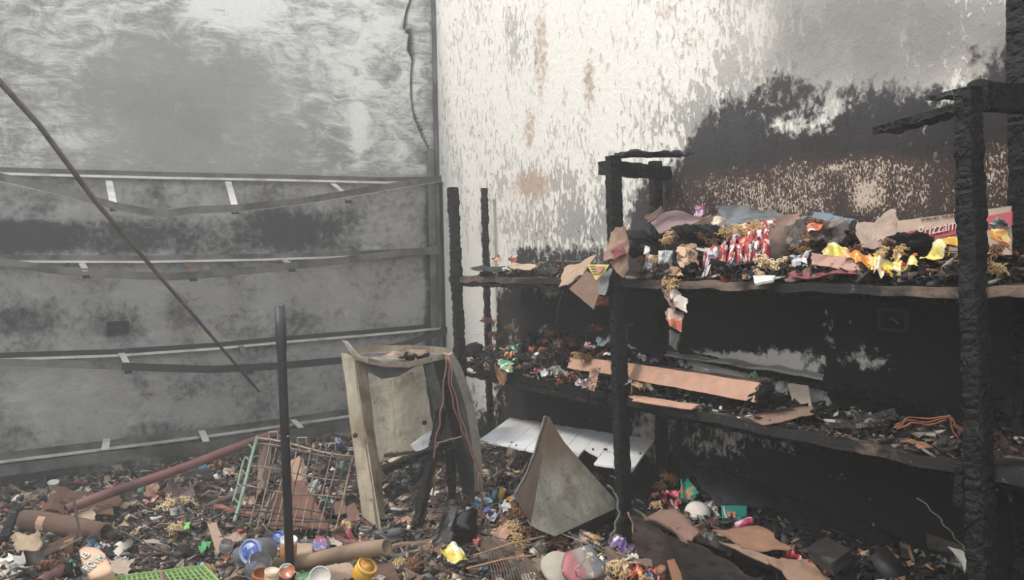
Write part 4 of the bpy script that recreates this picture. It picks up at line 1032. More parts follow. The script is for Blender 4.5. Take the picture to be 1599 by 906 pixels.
noods = [(1052, 370, -.30, 1.0, 'tan noodle clump under the mauve-brown curled cardboard', NOOD), (1040, 378, -.34, .7, 'small tan noodle clump at the left of the upper shelf pile', NOOD), (1098, 372, -.3, .7, 'brown noodle clump left of the noodle packet row', NOODD), (1072, 398, -.36, .9, 'golden noodle clump spilling from a torn wrapper at the shelf front', NOOD),
 (1130, 368, -.3, .8, 'golden noodle clump above the front row of noodle packets', NOOD), (1158, 362, -.28, .8, 'golden noodle clump in the middle above the noodle packets', NOOD), (1180, 356, -.26, .7, 'golden noodle clump at the right above the noodle packets', NOOD), (1112, 380, -.33, .6, 'brown noodle clump at the left above the noodle packets', NOODD),
 (1198, 416, -.38, 1.0, 'pale noodle clump at the shelf edge above the bright white box', NOODP), (1222, 418, -.36, 1.0, 'pale noodle clump right of the bright white box', NOODP), (1244, 420, -.34, .7, 'pale noodle clump under the scorched carton', NOODP), (1184, 428, -.41, .45, 'few pale noodles hanging over the edge left of the white box', NOODP),
 (1004, 410, -.38, .7, 'brown noodle clump right of the hanging cardboard', NOODD), (1022, 408, -.36, .7, 'pale noodle clump in a white wrapper near the middle post', NOODP), (996, 424, -.40, .5, 'small brown noodle clump at the shelf edge by the middle post', NOODD),
 (1262, 372, -.28, .8, 'dark brown noodle clump under the burnt bag', NOODD), (1252, 392, -.34, .8, 'brown noodle clump right of the scorched carton', NOODD), (1275, 350, -.2, .7, 'brown noodle clump at the crest of the upper shelf pile', NOODD),
 (1390, 388, -.30, .8, 'orange-brown noodle clump under the torn brown carton', NOODD), (1408, 396, -.34, .7, 'golden noodle clump behind the yellow wrappers', NOOD), (1380, 396, -.35, .6, 'golden noodle clump left behind the yellow wrappers', NOOD), (1335, 392, -.32, .6, 'brown noodle clump left of the torn brown carton', NOODD),
 (1050, 436, -.40, .9, 'golden noodle clump at the top of the hanging wrapper string', NOOD), (1056, 448, -.41, .9, 'golden noodle clump in the middle of the hanging wrapper string', NOOD), (1042, 442, -.42, .6, 'small golden noodle clump at the side of the hanging wrapper string', NOOD),
 (1560, 395, -.25, .8, 'dark noodle clump between the two right-hand posts', NOODD), (1556, 424, -.34, .7, 'few pale noodles at the shelf edge between the right-hand posts', NOOD)]
for i, (px, py, x, s, lab, mt) in enumerate(noods):
    place('noodle_clump', 'noodle%d' % (i % 4), mt, P(px, py, x=x), lab, 'noodles', s * .72, (rnd.uniform(.2, 1.2), rnd.uniform(-.4, .4), rnd.uniform(0, 6)))
# white pouches near the middle post
for i, (px, py, s, lab, mt) in enumerate([(1034, 402, .42, 'off-white pouch standing left of its twin behind the shelf edge', M((200, 200, 192), .5, 0, .35, 20)), (1044, 402, .42, 'off-white pouch standing right of its twin behind the shelf edge', M((186, 190, 186), .5, 0, .4, 20)), (1014, 410, .5, 'white and pink packet lying near the middle post on the upper shelf', WSIL), (1064, 396, .4, 'grey burnt pouch beside the golden noodles in a torn wrapper', WMIX), (1010, 392, .3, 'small white crumpled pouch beside the black remains', WHT)]):
    place('snack_pouch', 'pouch%d' % (i % 3), mt, P(px, py, x=-.36), lab, 'packet', (.5 * s * 1.6, s, 1.2), (1.3, .1 * i, -.9 + .2 * i))
sh('torn_wrapper', 'brown torn wrapper arched over the golden noodles at the shelf front', 'wrapper', [(1062, 388, -.38), (1085, 382, -.38), (1088, 410, -.4), (1064, 416, -.42)], WBRN, .012, 12, .002, .08, .01)
sh('torn_wrapper', 'pale torn wrapper rim above the noodle clump at the shelf front', 'wrapper', [(1078, 384, -.38), (1106, 390, -.38), (1105, 394, -.38), (1078, 388, -.38)], C_PALE, .004, 13, .002, .03)
sh('wrapper_scrap', 'olive torn wrapper at the top of the hanging noodles', 'wrapper', [(1046, 414, -.4), (1062, 418, -.4), (1068, 432, -.42), (1042, 430, -.43)], WBRN, .008, 14, .002, .08)
# burnt bag mass and grey board right of the carton
m = MB(); m.sheet([P(1215, 356, x=-.22), P(1320, 342, x=-.16), P(1326, 372, x=-.28), P(1238, 386, x=-.34)], 20, 14, .030, .004, 15, .05, .014, 16)
thing(m, 'burnt_bag', MP((70, 62, 58), (120, 104, 92), (40, 36, 34), .6, 9, .5), 'large blackened crumpled bag at the crest of the upper shelf pile', 'bag')
sh('torn_wrapper', 'orange and white wrapper on top of the blackened bag', 'wrapper', [(1258, 350, -.26), (1300, 342, -.24), (1288, 352, -.28), (1262, 362, -.30)], MP((230, 120, 80), (240, 230, 220), (180, 50, 40)), .010, 16, .002, .06, .006)
sh('cardboard_strip', 'blue-grey cardboard strip with rounded end leaning against the wall', 'cardboard', [(1272, 332, -.08), (1334, 342, -.07), (1322, 354, -.16), (1266, 340, -.18)], M((112, 132, 146), .8, 0, .2, 8), .006, 17, .004, .04)
sh('wall_batten', 'thin black batten against the wall behind the torn brown carton', 'batten', [(1300, 336, -.04), (1364, 338, -.04), (1364, 342, -.04), (1300, 341, -.04)], C_SOOT, .002, 3, .004, .01)
# torn brown carton and the red striped box
m = MB(); m.sheet([P(1335, 346, x=-.14), P(1398, 330, x=-.10), P(1408, 384, x=-.22), P(1346, 386, x=-.26)], 14, 14, .012, .004, 18, .06, .008)
m.sheet([P(1370, 362, x=-.20), P(1404, 362, x=-.18), P(1400, 380, x=-.30), P(1368, 378, x=-.30)], 8, 6, .006, .004, 19, .03)
thing(m, 'torn_carton', M((170, 146, 130), .85, 0, .25, 5), 'torn light brown carton standing left of the red striped box', 'carton')
bx = empty('striped_box', P(1450, 410, x=-.16), 'flattened brown cardboard box with red band and white script behind the yellow wrappers', 'box')
BX = -.17
def bq(p4, mat, name, off, th=.003, seed=2, lab=None):
    m = MB(); m.sheet([P(a, b, x=BX - off) for a, b in p4], 8, 6, .002, th, seed, .004); return part(m, name, mat, bx, lab)
bq([(1404, 345), (1580, 322), (1580, 398), (1402, 392)], C_BR if False else M((188, 164, 142), .85, 0, .12, 5), 'panel', 0, .006)
m = MB(); tp = [(1408, 372), (1420, 361), (1445, 357), (1480, 350), (1580, 330), (1580, 352), (1505, 362), (1470, 371), (1440, 376), (1404, 378)]
V = [P(a, b, x=BX - .009) for a, b in tp]; V2 = [p + Vector((.004, 0, 0)) for p in V]; N = len(V)
m.add(V + V2, [tuple(range(N)), tuple(reversed(range(N, 2 * N)))] + [(i, (i + 1) % N, N + (i + 1) % N, N + i) for i in range(N)])
part(m, 'red_band', M((196, 84, 92), .7, 0, .12, 6), bx, 'curved red printed band')
bq([(1404, 380), (1500, 368), (1500, 392), (1402, 392)], M((168, 142, 132), .85, 0, .15, 5), 'lower_panel', .007, .002)
def letters(txt, p0, p1, hgt_, mat, parent, nrm, name='lettering', ext=.0015, shear=.25, align='LEFT'):
    cu_ = bpy.data.curves.new(name, 'FONT'); cu_.body = txt; cu_.extrude = ext; cu_.shear = shear; cu_.size = 1; cu_.align_x = 'LEFT'
    t_ = bpy.data.objects.new('tmp', cu_); col.objects.link(t_)
    dg = bpy.context.evaluated_depsgraph_get(); me = bpy.data.meshes.new_from_object(t_.evaluated_get(dg)); bpy.data.objects.remove(t_)
    xs_ = [v.co.x for v in me.vertices]; w = max(xs_) - min(xs_); x0 = min(xs_)
    X = (p1 - p0); up = nrm.cross(X).normalized(); 
    if up.z < 0: up = -up
    for v in me.vertices:
        q = p0 + X * ((v.co.x - x0) / w) + up * (v.co.y * hgt_) + nrm * (v.co.z)
        v.co = q
    me.materials.append(mat); o = bpy.data.objects.new(name, me); col.objects.link(o)
    if parent:
        o.parent = parent
        q = parent; base = Vector((0, 0, 0))
        while q is not None: base += q.location; q = q.parent
        for v in me.vertices: v.co -= base
    return o
letters('Prizzam', P(1434, 370, x=BX - .013), P(1496, 357, x=BX - .013), .040, M((226, 206, 196), .7, 0, .05, 9), bx, Vector((-1, 0, 0)))
letters('STORE DRY  THIS SIDE UP', P(1438, 345.5, x=BX - .009), P(1503, 336.5, x=BX - .009), .011, M((96, 80, 70), .8), bx, Vector((-1, 0, 0)), ext=.0008, shear=0)
# yellow wrappers along the front
yw = [([(1281, 388), (1320, 386), (1335, 402), (1290, 404)], -.36, WYEL, 'yellow wrapper at the left end of the yellow row on the upper shelf'), ([(1290, 394), (1350, 396), (1372, 414), (1310, 408)], -.37, WORG, 'orange and yellow long wrapper left of centre in the yellow row'), ([(1322, 396), (1366, 400), (1372, 416), (1338, 412)], -.39, MP((236, 140, 60), (244, 210, 90), (214, 70, 40), .3, 12, .1), 'bright orange wrapper in the middle of the yellow row'),
 ([(1366, 400), (1405, 396), (1412, 420), (1372, 424)], -.39, MP((244, 226, 80), (250, 242, 190), (210, 70, 60), .3, 10, .08), 'bright yellow crumpled wrapper right of centre in the yellow row'), ([(1398, 402), (1436, 398), (1430, 412), (1396, 420)], -.38, WYEL2, 'red and yellow wrapper under the slanted yellow wrapper'), ([(1432, 400), (1490, 366), (1494, 378), (1450, 404)], -.38, MP((222, 206, 100), (236, 228, 180), (190, 170, 70), .3, 10, .1), 'long pale yellow wrapper slanting up to the right post'), ([(1470, 384), (1496, 366), (1494, 380), (1476, 396)], -.40, MP((236, 170, 60), (240, 214, 110), (200, 90, 40), .3, 10, .1), 'orange tipped wrapper beside the right post'),
 ([(1366, 398), (1386, 404), (1378, 426), (1364, 412)], -.41, MP((236, 226, 190), (240, 214, 110), (200, 200, 190), .3, 16, .1), 'silvery twisted wrapper knot in the yellow row')]
for i, (p4, x, mt, lab) in enumerate(yw):
    sh('yellow_wrapper', lab, 'wrapper', [(a, b, x + (.05 if k < 2 else 0)) for k, (a, b) in enumerate(p4)], mt, .016, 20 + i, .0015, .07, .012, 12, 8, 18)
sh('brown_packet', 'flattened reddish brown packet under the yellow wrappers', 'packet', [(1270, 398, -.36), (1330, 406, -.37), (1345, 424, -.40), (1268, 416, -.40)], MP((150, 110, 96), (176, 130, 110), (110, 60, 56), .6, 8, .3), .006, 30, .003, .03)
sh('red_liner', 'dull red plastic liner under the brown packet at the shelf edge', 'liner', [(1240, 424, -.38), (1330, 420, -.38), (1338, 430, -.42), (1230, 432, -.42)], M((150, 70, 76), .5, 0, .4, 8), .006, 31, .002, .04, .004, 14)
sh('brown_paper', 'crumpled brown paper at the shelf edge right of the pale noodles', 'paper', [(1236, 410, -.36), (1275, 412, -.36), (1270, 432, -.41), (1222, 432, -.41)], C_BR, .016, 32, .002, .07)
sh('foil_scrap', 'silver crumpled foil scrap between the pale noodles and the brown packet', 'scrap', [(1232, 396, -.36), (1262, 390, -.36), (1256, 412, -.38), (1236, 414, -.38)], WSIL, .022, 33, .0015, .08)
sh('hanging_strip', 'orange and yellow curled strip hanging between the two right-hand posts', 'strip', [(1548, 350, -.3), (1576, 360, -.28), (1580, 380, -.30), (1552, 366, -.33)], MP((220, 150, 60), (240, 200, 110), (170, 70, 40), .4, 20, .2), .014, 34, .002, .06)
place('bottle_piece', 'foil1', M((150, 170, 160), .3, 0, .3, 14), P(1560, 352, x=-.2), 'grey-green melted plastic piece between the right-hand posts above the orange strip', 'plastic', .5)
# bright white box end over the edge
m = MB(); A = P(1178, 434, x=-.40); B = P(1212, 434, x=-.42); Cc = P(1207, 441, x=-.45); D = P(1180, 446, x=-.45)
m.sheet([A, B, Cc, D], 6, 4, .001, .008, 3, .01)
m.sheet([A, B, B + Vector((.10, -.01, .012)), A + Vector((.10, -.01, .012))], 4, 4, .001, .004, 4, .01)
thing(m, 'white_box', M((250, 246, 236), .35, 0, .02, 6, .05), 'bright white box end jutting over the edge of the upper shelf', 'box')
# strip of black fused remains on the upper shelf
def pile(name, label, ymin, ymax, z, xa, xb, prof, n, pal, size, seed):
    def s(rg):
        y = rg.uniform(ymin, ymax); x = rg.uniform(xa, xb)
        h = np.interp(y, [p[0] for p in prof], [p[1] for p in prof]) * (0.25 + 0.75 * (x - xa) / (xb - xa))
        return (x, y, z + rg.uniform(0, 1) ** 0.8 * h)
    return chips(name, label, n, s, pal, size, seed)
PDK = [((22, 20, 20), 50), ((44, 38, 36), 20), ((96, 74, 60), 12), ((150, 110, 74), 8), ((190, 180, 165), 4), ((150, 60, 50), 2)]
Y = lambda px, x=XF: P(px, 430, x=x).y
pile('shelf_fragments', 'burnt black and brown fragments heaped along the upper shelf', Y(1520), Y(985), Z1, XF + .02, -.03, [(Y(1520), .10), (Y(1400), .10), (Y(1320), .17), (Y(1120), .19), (Y(1010), .15), (Y(985), .06)], 3600, PDK, .011, 11)
pile('shelf_fragments', 'burnt fragments heaped at the left end of the upper shelf', Y(870), Y(735), Z1, XF + .05, -.05, [(Y(870), .01), (Y(820), .05), (Y(770), .08), (Y(735), .03)], 500, PDK + [((170, 90, 60), 6)], .011, 12)
def blk(pts, name, label, x, sc=1.0, mat=CHARD, shape='rag'):
    for i, (a, b) in enumerate(pts): place(name, '%s%d' % (shape, i % 3), mat, P(a, b, x=x), label[i] if isinstance(label, list) else label, 'remains', sc, None, None)
blk([(1000, 372), (1080, 366), (1118, 364), (1430, 378)], 'fused_remains', ['black fused remains beside the middle post on the upper shelf', 'black fused remains under the brown cardboard flap', 'black fused remains above the left noodle packets', 'black fused remains in front of the red striped box'], -.28, 1.1)
blk([(992, 392)], 'fused_remains', 'lower black fused remains against the middle post', -.32, 1.0)
# end bay, left of the middle post
sh('card_scrap', 'light brown card scrap at the left bay edge of the upper shelf', 'scrap', [(800, 412, -.30), (838, 414, -.30), (830, 422, -.38), (796, 420, -.38)], C_TAN, .006, 35, .003, .06)
sh('card_scrap', 'black curled card by the left back post on the upper shelf', 'scrap', [(735, 418, -.34), (788, 416, -.30), (784, 424, -.38), (738, 422, -.40)], C_SOOT, .008, 36, .003, .06)
place('plastic_scrap', 'foil0', WORG, P(776, 406, x=-.2), 'orange scrap among the black remains by the left back post', 'scrap', .55)
place('plastic_scrap', 'foil2', M((170, 80, 60), .5), P(800, 408, x=-.2), 'rusty red scrap above the light brown card scrap', 'scrap', .5)
place('bent_wire', 'wire1', M((150, 150, 146), .5), P(900, 404, x=-.2), 'tangled grey wire behind the hanging cardboard', 'wire', 1.3, (1.2, 0, -.9))
place('bent_wire', 'wire2', M((110, 112, 112), .5), P(880, 408, x=-.2), 'thin grey wire at the back of the upper shelf left of the hanging cardboard', 'wire', 1.1, (1.3, 0, -.9))
# ------------------------------------------------------------------ cardboard hanging at the middle post
sh('hanging_cardboard', 'brown creased cardboard wrapped on the front of the middle post', 'cardboard', [(952, 362, -.47), (976, 352, -.47), (978, 402, -.48), (942, 408, -.49)], M((158, 126, 104), .85, 0, .15, 12), .012, 40, .004, .04, .006)
sh('hanging_cardboard', 'pointed brown cardboard tail hanging below the creased piece on the post', 'cardboard', [(950, 410, -.48), (978, 394, -.48), (984, 420, -.47), (974, 434, -.47)], M((148, 118, 98), .85, 0, .2, 12), .008, 41, .004, .03)
sh('hanging_cardboard', 'small pink printed cardboard patch in the middle of the hanging pieces', 'cardboard', [(955, 392, -.495), (972, 382, -.49), (978, 396, -.49), (960, 404, -.495)], MP((150, 76, 78), (196, 160, 140), (120, 60, 64), .7, 20), .004, 42, .003, .03)
sh('hanging_cardboard', 'large light brown cardboard flap hanging over the shelf edge', 'cardboard', [(886, 418, -.44), (932, 398, -.40), (912, 430, -.46), (876, 450, -.50)], M((172, 142, 118), .85, 0, .12, 8), .006, 43, .005, .03, .006)
sh('hanging_cardboard', 'lowest square brown cardboard flap hanging point down', 'cardboard', [(918, 424, -.47), (944, 440, -.46), (928, 484, -.50), (890, 452, -.52)], M((128, 98, 80), .85, 0, .12, 8), .003, 44, .005, .01)
sh('hanging_cardboard', 'grey weathered cardboard flap hanging beside the yellow label', 'cardboard', [(938, 424, -.46), (956, 420, -.45), (948, 460, -.47), (930, 462, -.48)], M((140, 144, 140), .85, 0, .3, 16), .006, 45, .004, .06)
t = empty('yellow_label', P(934, 425, x=-.49), 'yellow printed label with pink middle on the hanging cardboard', 'label')
m = MB(); m.sheet([P(917, 413, x=-.495), P(952, 413, x=-.49), P(945, 424, x=-.49), P(931, 438, x=-.495)], 6, 6, .001, .002, 1, .01); part(m, 'paper', M((226, 208, 110), .7, 0, .08, 10), t)
m = MB(); m.sheet([P(931, 416, x=-.499), P(944, 416, x=-.497), P(940, 424, x=-.497), P(934, 428, x=-.499)], 4, 4, .001, .002, 2, .02); part(m, 'print_patch', M((206, 140, 132), .7, 0, .08, 10), t)
m = MB()
for k in range(4): m.bar(P(921 + k * 1.6, 416 + k * 4, x=-.4985), P(929 + k * 1.4, 415.5 + k * 4, x=-.4985), .001, .003)
o = part(m, 'printed_lines', M((120, 100, 60), .8), t); o['kind'] = 'stuff'
place('card_scrap', 'card2', M((120, 66, 44), .8), P(940, 470, x=-.40), 'rust-brown card scrap behind the lowest square flap', 'scrap', .45, (1.4, 0, -.9))
m = MB(); m.tube([P(878, 455, x=-.4), P(872, 480, x=-.4), P(868, 506, x=-.4)], .0012, 4); thing(m, 'hanging_thread', M((110, 108, 104), .7), 'thin thread hanging from the corner of the light brown flap', 'thread')
# hanging wrappers under the upper shelf
for i, (p4, mt, lab, x) in enumerate([([(1034, 450), (1062, 456), (1052, 470), (1038, 466)], MP((170, 140, 124), (214, 206, 196), (150, 90, 70), .4, 14), 'brown and silver wrapper below the hanging golden noodles', -.41), ([(1040, 466), (1070, 462), (1068, 486), (1046, 480)], MP((196, 180, 166), (150, 120, 104), (226, 220, 214), .35, 10), 'silvery inside-out pouch in the middle of the hanging string', -.42), ([(1034, 484), (1066, 484), (1058, 514), (1040, 506)], MP((190, 160, 140), (200, 90, 60), (170, 176, 160), .4, 9), 'shell-shaped brown pouch at the bottom of the hanging string', -.42), ([(1046, 518), (1060, 520), (1056, 545), (1044, 540)], M((120, 122, 116), .5, 0, .3), 'grey pouch below the shell-shaped pouch', -.30)]):
    sh('hanging_pouch', lab, 'pouch', [(a, b, x - (.03 if k > 1 else 0)) for k, (a, b) in enumerate(p4)], mt, .012, 50 + i, .002, .05, .014)
# ------------------------------------------------------------------ middle shelf
pile('shelf_fragments', 'black and rust fragments heaped on the left bay of the middle shelf', Y(960), Y(722), Z2, XF + .02, -.03, [(Y(960), .08), (Y(900), .10), (Y(840), .15), (Y(780), .18), (Y(735), .17), (Y(722), .05)], 3400, PDK + [((158, 84, 50), 10)], .0115, 13)
pile('shelf_fragments', 'thin scatter of fragments behind the long cardboard box', Y(1270), Y(985), Z2, XF + .02, -.03, [(Y(1270), .02), (Y(985), .05)], 900, PDK + [((120, 150, 110), 4), ((190, 190, 190), 6)], .009, 14)
pile('shelf_fragments', 'grey ash and fragments at the right end of the middle shelf', Y(1520), Y(1270), Z2 + .005, XF + .02, -.05, [(Y(1520), .05), (Y(1480), .03), (Y(1270), .01)], 500, [((24, 24, 24), 30), ((120, 110, 100), 10), ((170, 160, 150), 5), ((90, 60, 46), 10)], .008, 15)
def X2(px, py, z, x=None): return P(px, py, z=z)
lst = [('noodle', NOODD, 762, 506, -.1, 1.0, 'rust-brown noodle clump at the top left of the middle shelf pile', 'noodle_clump', 'noodles'), ('noodle', NOODD, 776, 528, -.22, 1.0, 'rust-brown noodle clump in the middle of the left pile', 'noodle_clump', 'noodles'), ('noodle', NOOD, 795, 514, -.15, .7, 'orange noodle star above the dark dome in the left pile', 'noodle_clump', 'noodles'), ('noodle', NOODD, 766, 545, -.30, .7, 'rust-brown noodle clump near the shelf edge left of the green wrapper', 'noodle_clump', 'noodles'),
 ('foil', WGRN, 800, 545, -.34, .8, 'green and cream wrapper in the left pile above the hanging green one', 'torn_wrapper', 'wrapper'), ('foil', WORG, 796, 556, -.38, .7, 'orange and white wrapper between the two green wrappers', 'torn_wrapper', 'wrapper'), ('rag', CHARD, 824, 532, -.22, 1.2, 'dark charred dome in the middle of the left pile', 'charred_lump', 'remains'),
 ('rag', M((110, 80, 56), .8, 0, .4), 860, 520, -.14, .9, 'olive-brown charred curl right of the dark dome', 'charred_lump', 'remains'), ('rag', M((136, 108, 76), .8, 0, .4), 872, 536, -.2, .8, 'tan charred curl in the middle of the left bay', 'charred_lump', 'remains'), ('foil', WMIX, 850, 516, -.1, .8, 'grey and red scrap at the wall behind the charred curls', 'plastic_scrap', 'scrap'),
 ('foil', WPNK, 920, 542, -.26, .7, 'pink wrapper left of the grey-teal bag', 'torn_wrapper', 'wrapper'), ('foil', M((120, 140, 140), .35, 0, .25), 944, 538, -.26, 1.0, 'grey-teal crumpled bag left of the middle post', 'plastic_bag', 'bag'), ('foil', WRDK, 922, 516, -.14, .8, 'dark red wrapper above the pink wrapper', 'torn_wrapper', 'wrapper'), ('foil', WRDK, 936, 514, -.12, .7, 'wine-red wrapper loop by the middle post', 'torn_wrapper', 'wrapper'),
 ('scrap', WHT, 950, 554, -.34, .6, 'white crumpled scrap at the middle post', 'paper_scrap', 'scrap'), ('scrap', WHT, 838, 553, -.36, .35, 'small white oval scrap in front of the dark dome', 'paper_scrap', 'scrap'), ('noodle', NOOD, 900, 558, -.36, .7, 'orange noodle clump left of the long cardboard box', 'noodle_clump', 'noodles'), ('noodle', NOODD, 915, 562, -.34, .7, 'brown noodle clump touching the end of the long cardboard box', 'noodle_clump', 'noodles'),
 ('foil', WRDK, 842, 580, -.40, .7, 'dark red wrapper at the shelf edge left of the white foil', 'torn_wrapper', 'wrapper'), ('foil', MP((236, 240, 240), (170, 190, 196), (206, 206, 200), .2, 14, .1), 854, 584, -.42, .8, 'bright white foil pouch on the middle shelf edge', 'foil_pouch', 'pouch'), ('foil', M((150, 146, 134), .35, 0, .3), 872, 584, -.42, 1.0, 'dull silver crumpled foil right of the bright white pouch', 'foil_pouch', 'pouch'),
 ('foil', WRDK, 892, 592, -.42, .6, 'maroon wrapper at the shelf edge right of the silver foil', 'torn_wrapper', 'wrapper'), ('foil', WSIL, 908, 600, -.43, .7, 'silver striped packet near the edge before the middle post', 'foil_pouch', 'pouch'), ('scrap', C_SOOT, 874, 562, -.34, 1.3, 'dark grey crumpled sheet behind the silver foil', 'burnt_sheet', 'sheet'), ('scrap', WHT, 748, 522, -.30, .5, 'white bent scrap at the left end of the pile', 'paper_scrap', 'scrap'),
 ('rag', CHARD, 740, 548, -.32, 1.5, 'black fused remains at the far left of the middle shelf', 'fused_remains', 'remains'), ('rag', CHARD, 760, 566, -.36, 1.2, 'black fused remains above the shelf edge at the far left', 'fused_remains', 'remains'), ('rag', CHARD, 820, 560, -.34, 1.0, 'black fused remains under the small white oval scrap', 'fused_remains', 'remains'), ('foil', WMIX, 976, 596, -.40, .7, 'printed grey scrap right behind the middle post on the shelf edge', 'plastic_scrap', 'scrap'),
 ('foil', WSIL, 1002, 560, -.2, .6, 'white and grey crumpled bag behind the long box left end', 'plastic_bag', 'bag'), ('foil', WPUR, 1022, 566, -.22, .5, 'small purple and white packet behind the long box', 'snack_packet', 'packet'), ('scrap', WHT, 986, 544, -.2, .6, 'white sheet scrap right of the middle post', 'paper_scrap', 'scrap'), ('foil', WMIX, 1064, 570, -.2, .5, 'grey curled scrap behind the middle of the long box', 'plastic_scrap', 'scrap'), ('stick', M((190, 190, 186), .5), 1100, 576, -.2, .9, 'pale stick lying behind the long box', 'stick', 'stick'),
 ('foil', M((86, 116, 76), .5, 0, .4), 1174, 590, -.24, .6, 'dull green tuft above the right end of the long box', 'plastic_scrap', 'scrap'), ('foil', M((76, 108, 80), .5, 0, .4), 1200, 598, -.18, .6, 'dark green leafy scrap right of the long box', 'plastic_scrap', 'scrap'), ('rag', CHARD, 1212, 622, -.28, 1.0, 'charred lump right of the long box end', 'charred_lump', 'remains'), ('rag', CHARD, 1186, 618, -.34, .9, 'charred lump touching the long box end', 'charred_lump', 'remains'),
 ('foil', WBRN, 1000, 606, -.40, .9, 'tan striped packet in front of the long box left end', 'snack_packet', 'packet'), ('foil', M((130, 120, 90), .4, 0, .3), 1012, 608, -.42, .6, 'olive packet end in front of the long box', 'snack_packet', 'packet')]
for i, (sp, mt, px, py, x, s, lab, nm, ct) in enumerate(lst):
    place(nm, '%s%d' % (sp, i % 3), mt, P(px, py, x=x), lab, ct, s * .8)
sh('torn_wrapper', 'bright green wrapper hanging over the left edge of the middle shelf', 'wrapper', [(776, 562, -.40), (804, 560, -.40), (802, 580, -.44), (780, 578, -.44)], MP((30, 160, 110), (210, 220, 200), (220, 150, 120), .35, 16, .1), .016, 60, .002, .08, .01)
sh('torn_wrapper', 'tan burnt tail of wrapper hanging under the bright green one', 'wrapper', [(774, 570, -.42), (790, 580, -.44), (784, 600, -.46), (776, 600, -.46)], NOODD, .012, 61, .002, .08)
sh('striped_rag', 'brown striped rag hanging from the edge left of the middle post', 'rag', [(922, 578, -.43), (936, 572, -.42), (928, 612, -.48), (916, 606, -.49)], MP((150, 110, 84), (96, 66, 50), (196, 160, 130), .8, 40), .008, 62, .002, .06)
# long cardboard box lid
lb = empty('long_cardboard_box', P(1085, 610, x=-.36), 'long orange-brown cardboard box side lying across the middle shelf', 'box')
m = MB(); m.sheet([P(890, 559, x=-.30), P(980, 567, x=-.335), P(980, 590, x=-.36), P(886, 575, x=-.34)], 8, 4, .004, .004, 63, .02); part(m, 'side', C_ORG, lb)
m = MB(); m.sheet([P(980, 567, x=-.335), P(1184, 598, x=-.34), P(1180, 629, x=-.37), P(980, 592, x=-.36)], 22, 6, .004, .005, 64, .012, .003); part(m, 'side', C_ORG, lb)
m = MB(); m.sheet([P(1184, 598, x=-.34), P(1206, 594, x=-.22), P(1204, 622, x=-.24), P(1180, 629, x=-.37)], 5, 5, .004, .005, 65, .02); part(m, 'end_flap', C_BD, lb)
m = MB(); m.sheet([P(890, 559, x=-.30), P(1184, 598, x=-.34), P(1200, 594, x=-.24), P(900, 556, x=-.24)], 18, 3, .003, .004, 66, .02); part(m, 'bottom', C_BD, lb)
sh('cardboard_offcut', 'brown flat offcut under the long cardboard box', 'cardboard', [(985, 618, -.40), (1090, 632, -.40), (1080, 640, -.44), (988, 628, -.44)], C_ORG, .004, 67, .003, .04)
sh('cardboard_offcut', 'brown and white torn offcut at the edge right of the long box', 'cardboard', [(1150, 648, -.36), (1262, 632, -.14), (1270, 648, -.34), (1188, 662, -.43)], C_BR, .006, 68, .003, .05)
sh('plaster_slab', 'white plaster slab leaning on the wall at the right of the long box', 'slab', [(1232, 600, -.05), (1264, 604, -.05), (1271, 640, -.10), (1242, 638, -.10)], M((196, 182, 160), .9, 0, .2, 6), .003, 69, .01, .02)
sh('plaster_ledge', 'long pale broken plaster ledge above the back of the middle shelf', 'ledge', [(1040, 550, -.03), (1284, 586, -.03), (1284, 592, -.08), (1040, 556, -.08)], M((178, 170, 156), .9, 0, .35, 6), .006, 70, .008, .03, 0, 26, 4)
# ash stick bundle and copper wires on the right
for i, (a, b, c, d, r_, lab) in enumerate([(1275, 674, 1390, 660, .010, 'long ash-white burnt stick lying lowest in the bundle'), (1288, 668, 1400, 652, .012, 'ash-grey burnt stick in the middle of the bundle'), (1325, 662, 1398, 642, .012, 'charred stick topmost in the bundle'), (1290, 680, 1385, 668, .009, 'crooked pale burnt stick at the shelf edge below the bundle'), (1330, 648, 1372, 655, .010, 'short charred stick crossing the top of the bundle'), (1380, 672, 1412, 652, .008, 'short grey stick at the right end of the bundle')]):
    m = MB(); m.char(P(a, b, x=-.36 + .02 * i), P(c, d, x=-.30), r_ * 1.6, r_, Vector((0, 0, 1)), 70 + i, .02, .004, .006)
    thing(m, 'burnt_stick', mat_char('ash_stick', 1.0, (48, 44, 42), 40, (176, 164, 150)), lab, 'stick')
for i, pl in enumerate([[(1400, 664), (1420, 652), (1450, 654), (1482, 650), (1505, 674)], [(1398, 668), (1418, 656), (1446, 660), (1480, 652), (1498, 690)], [(1402, 670), (1424, 660), (1450, 664), (1478, 656)], [(1482, 648), (1490, 664), (1512, 682)]]):
    wire([(a, b) for a, b in pl], .0025, M((176, 108, 74), .5, .3), 'copper_wire', ['highest copper wire looping right of the stick bundle', 'copper wire drooping longest down before the tall right post', 'low short copper wire right of the stick bundle', 'copper wire end springing over the tall right post edge'][i], t=2.45)
for i, (px, py, lab) in enumerate([(1476, 690, 'small ash-grey clump left of the tall right post'), (1492, 694, 'small pale clump touching the tall right post'), (1484, 702, 'small ash-grey clump at the edge before the tall right post')]):
    place('ash_clump', 'lump%d' % i, mat_char('ash_stick'), P(px, py, x=-.38), lab, 'ash', .7)
place('ash_clump', 'noodle2', M((120, 96, 70), .7, 0, .5), P(1558, 700, x=-.36), 'pale brown burnt clump hanging behind the tall right post', 'ash', .55, (1.2, 0, 0))
place('card_scrap', 'card0', M((150, 98, 66), .8, 0, .3), P(1430, 694, x=-.36), 'orange-brown patch of card on the right end of the middle shelf', 'scrap', (.8, .5, .6), (0.02, 0.02, 1.2))

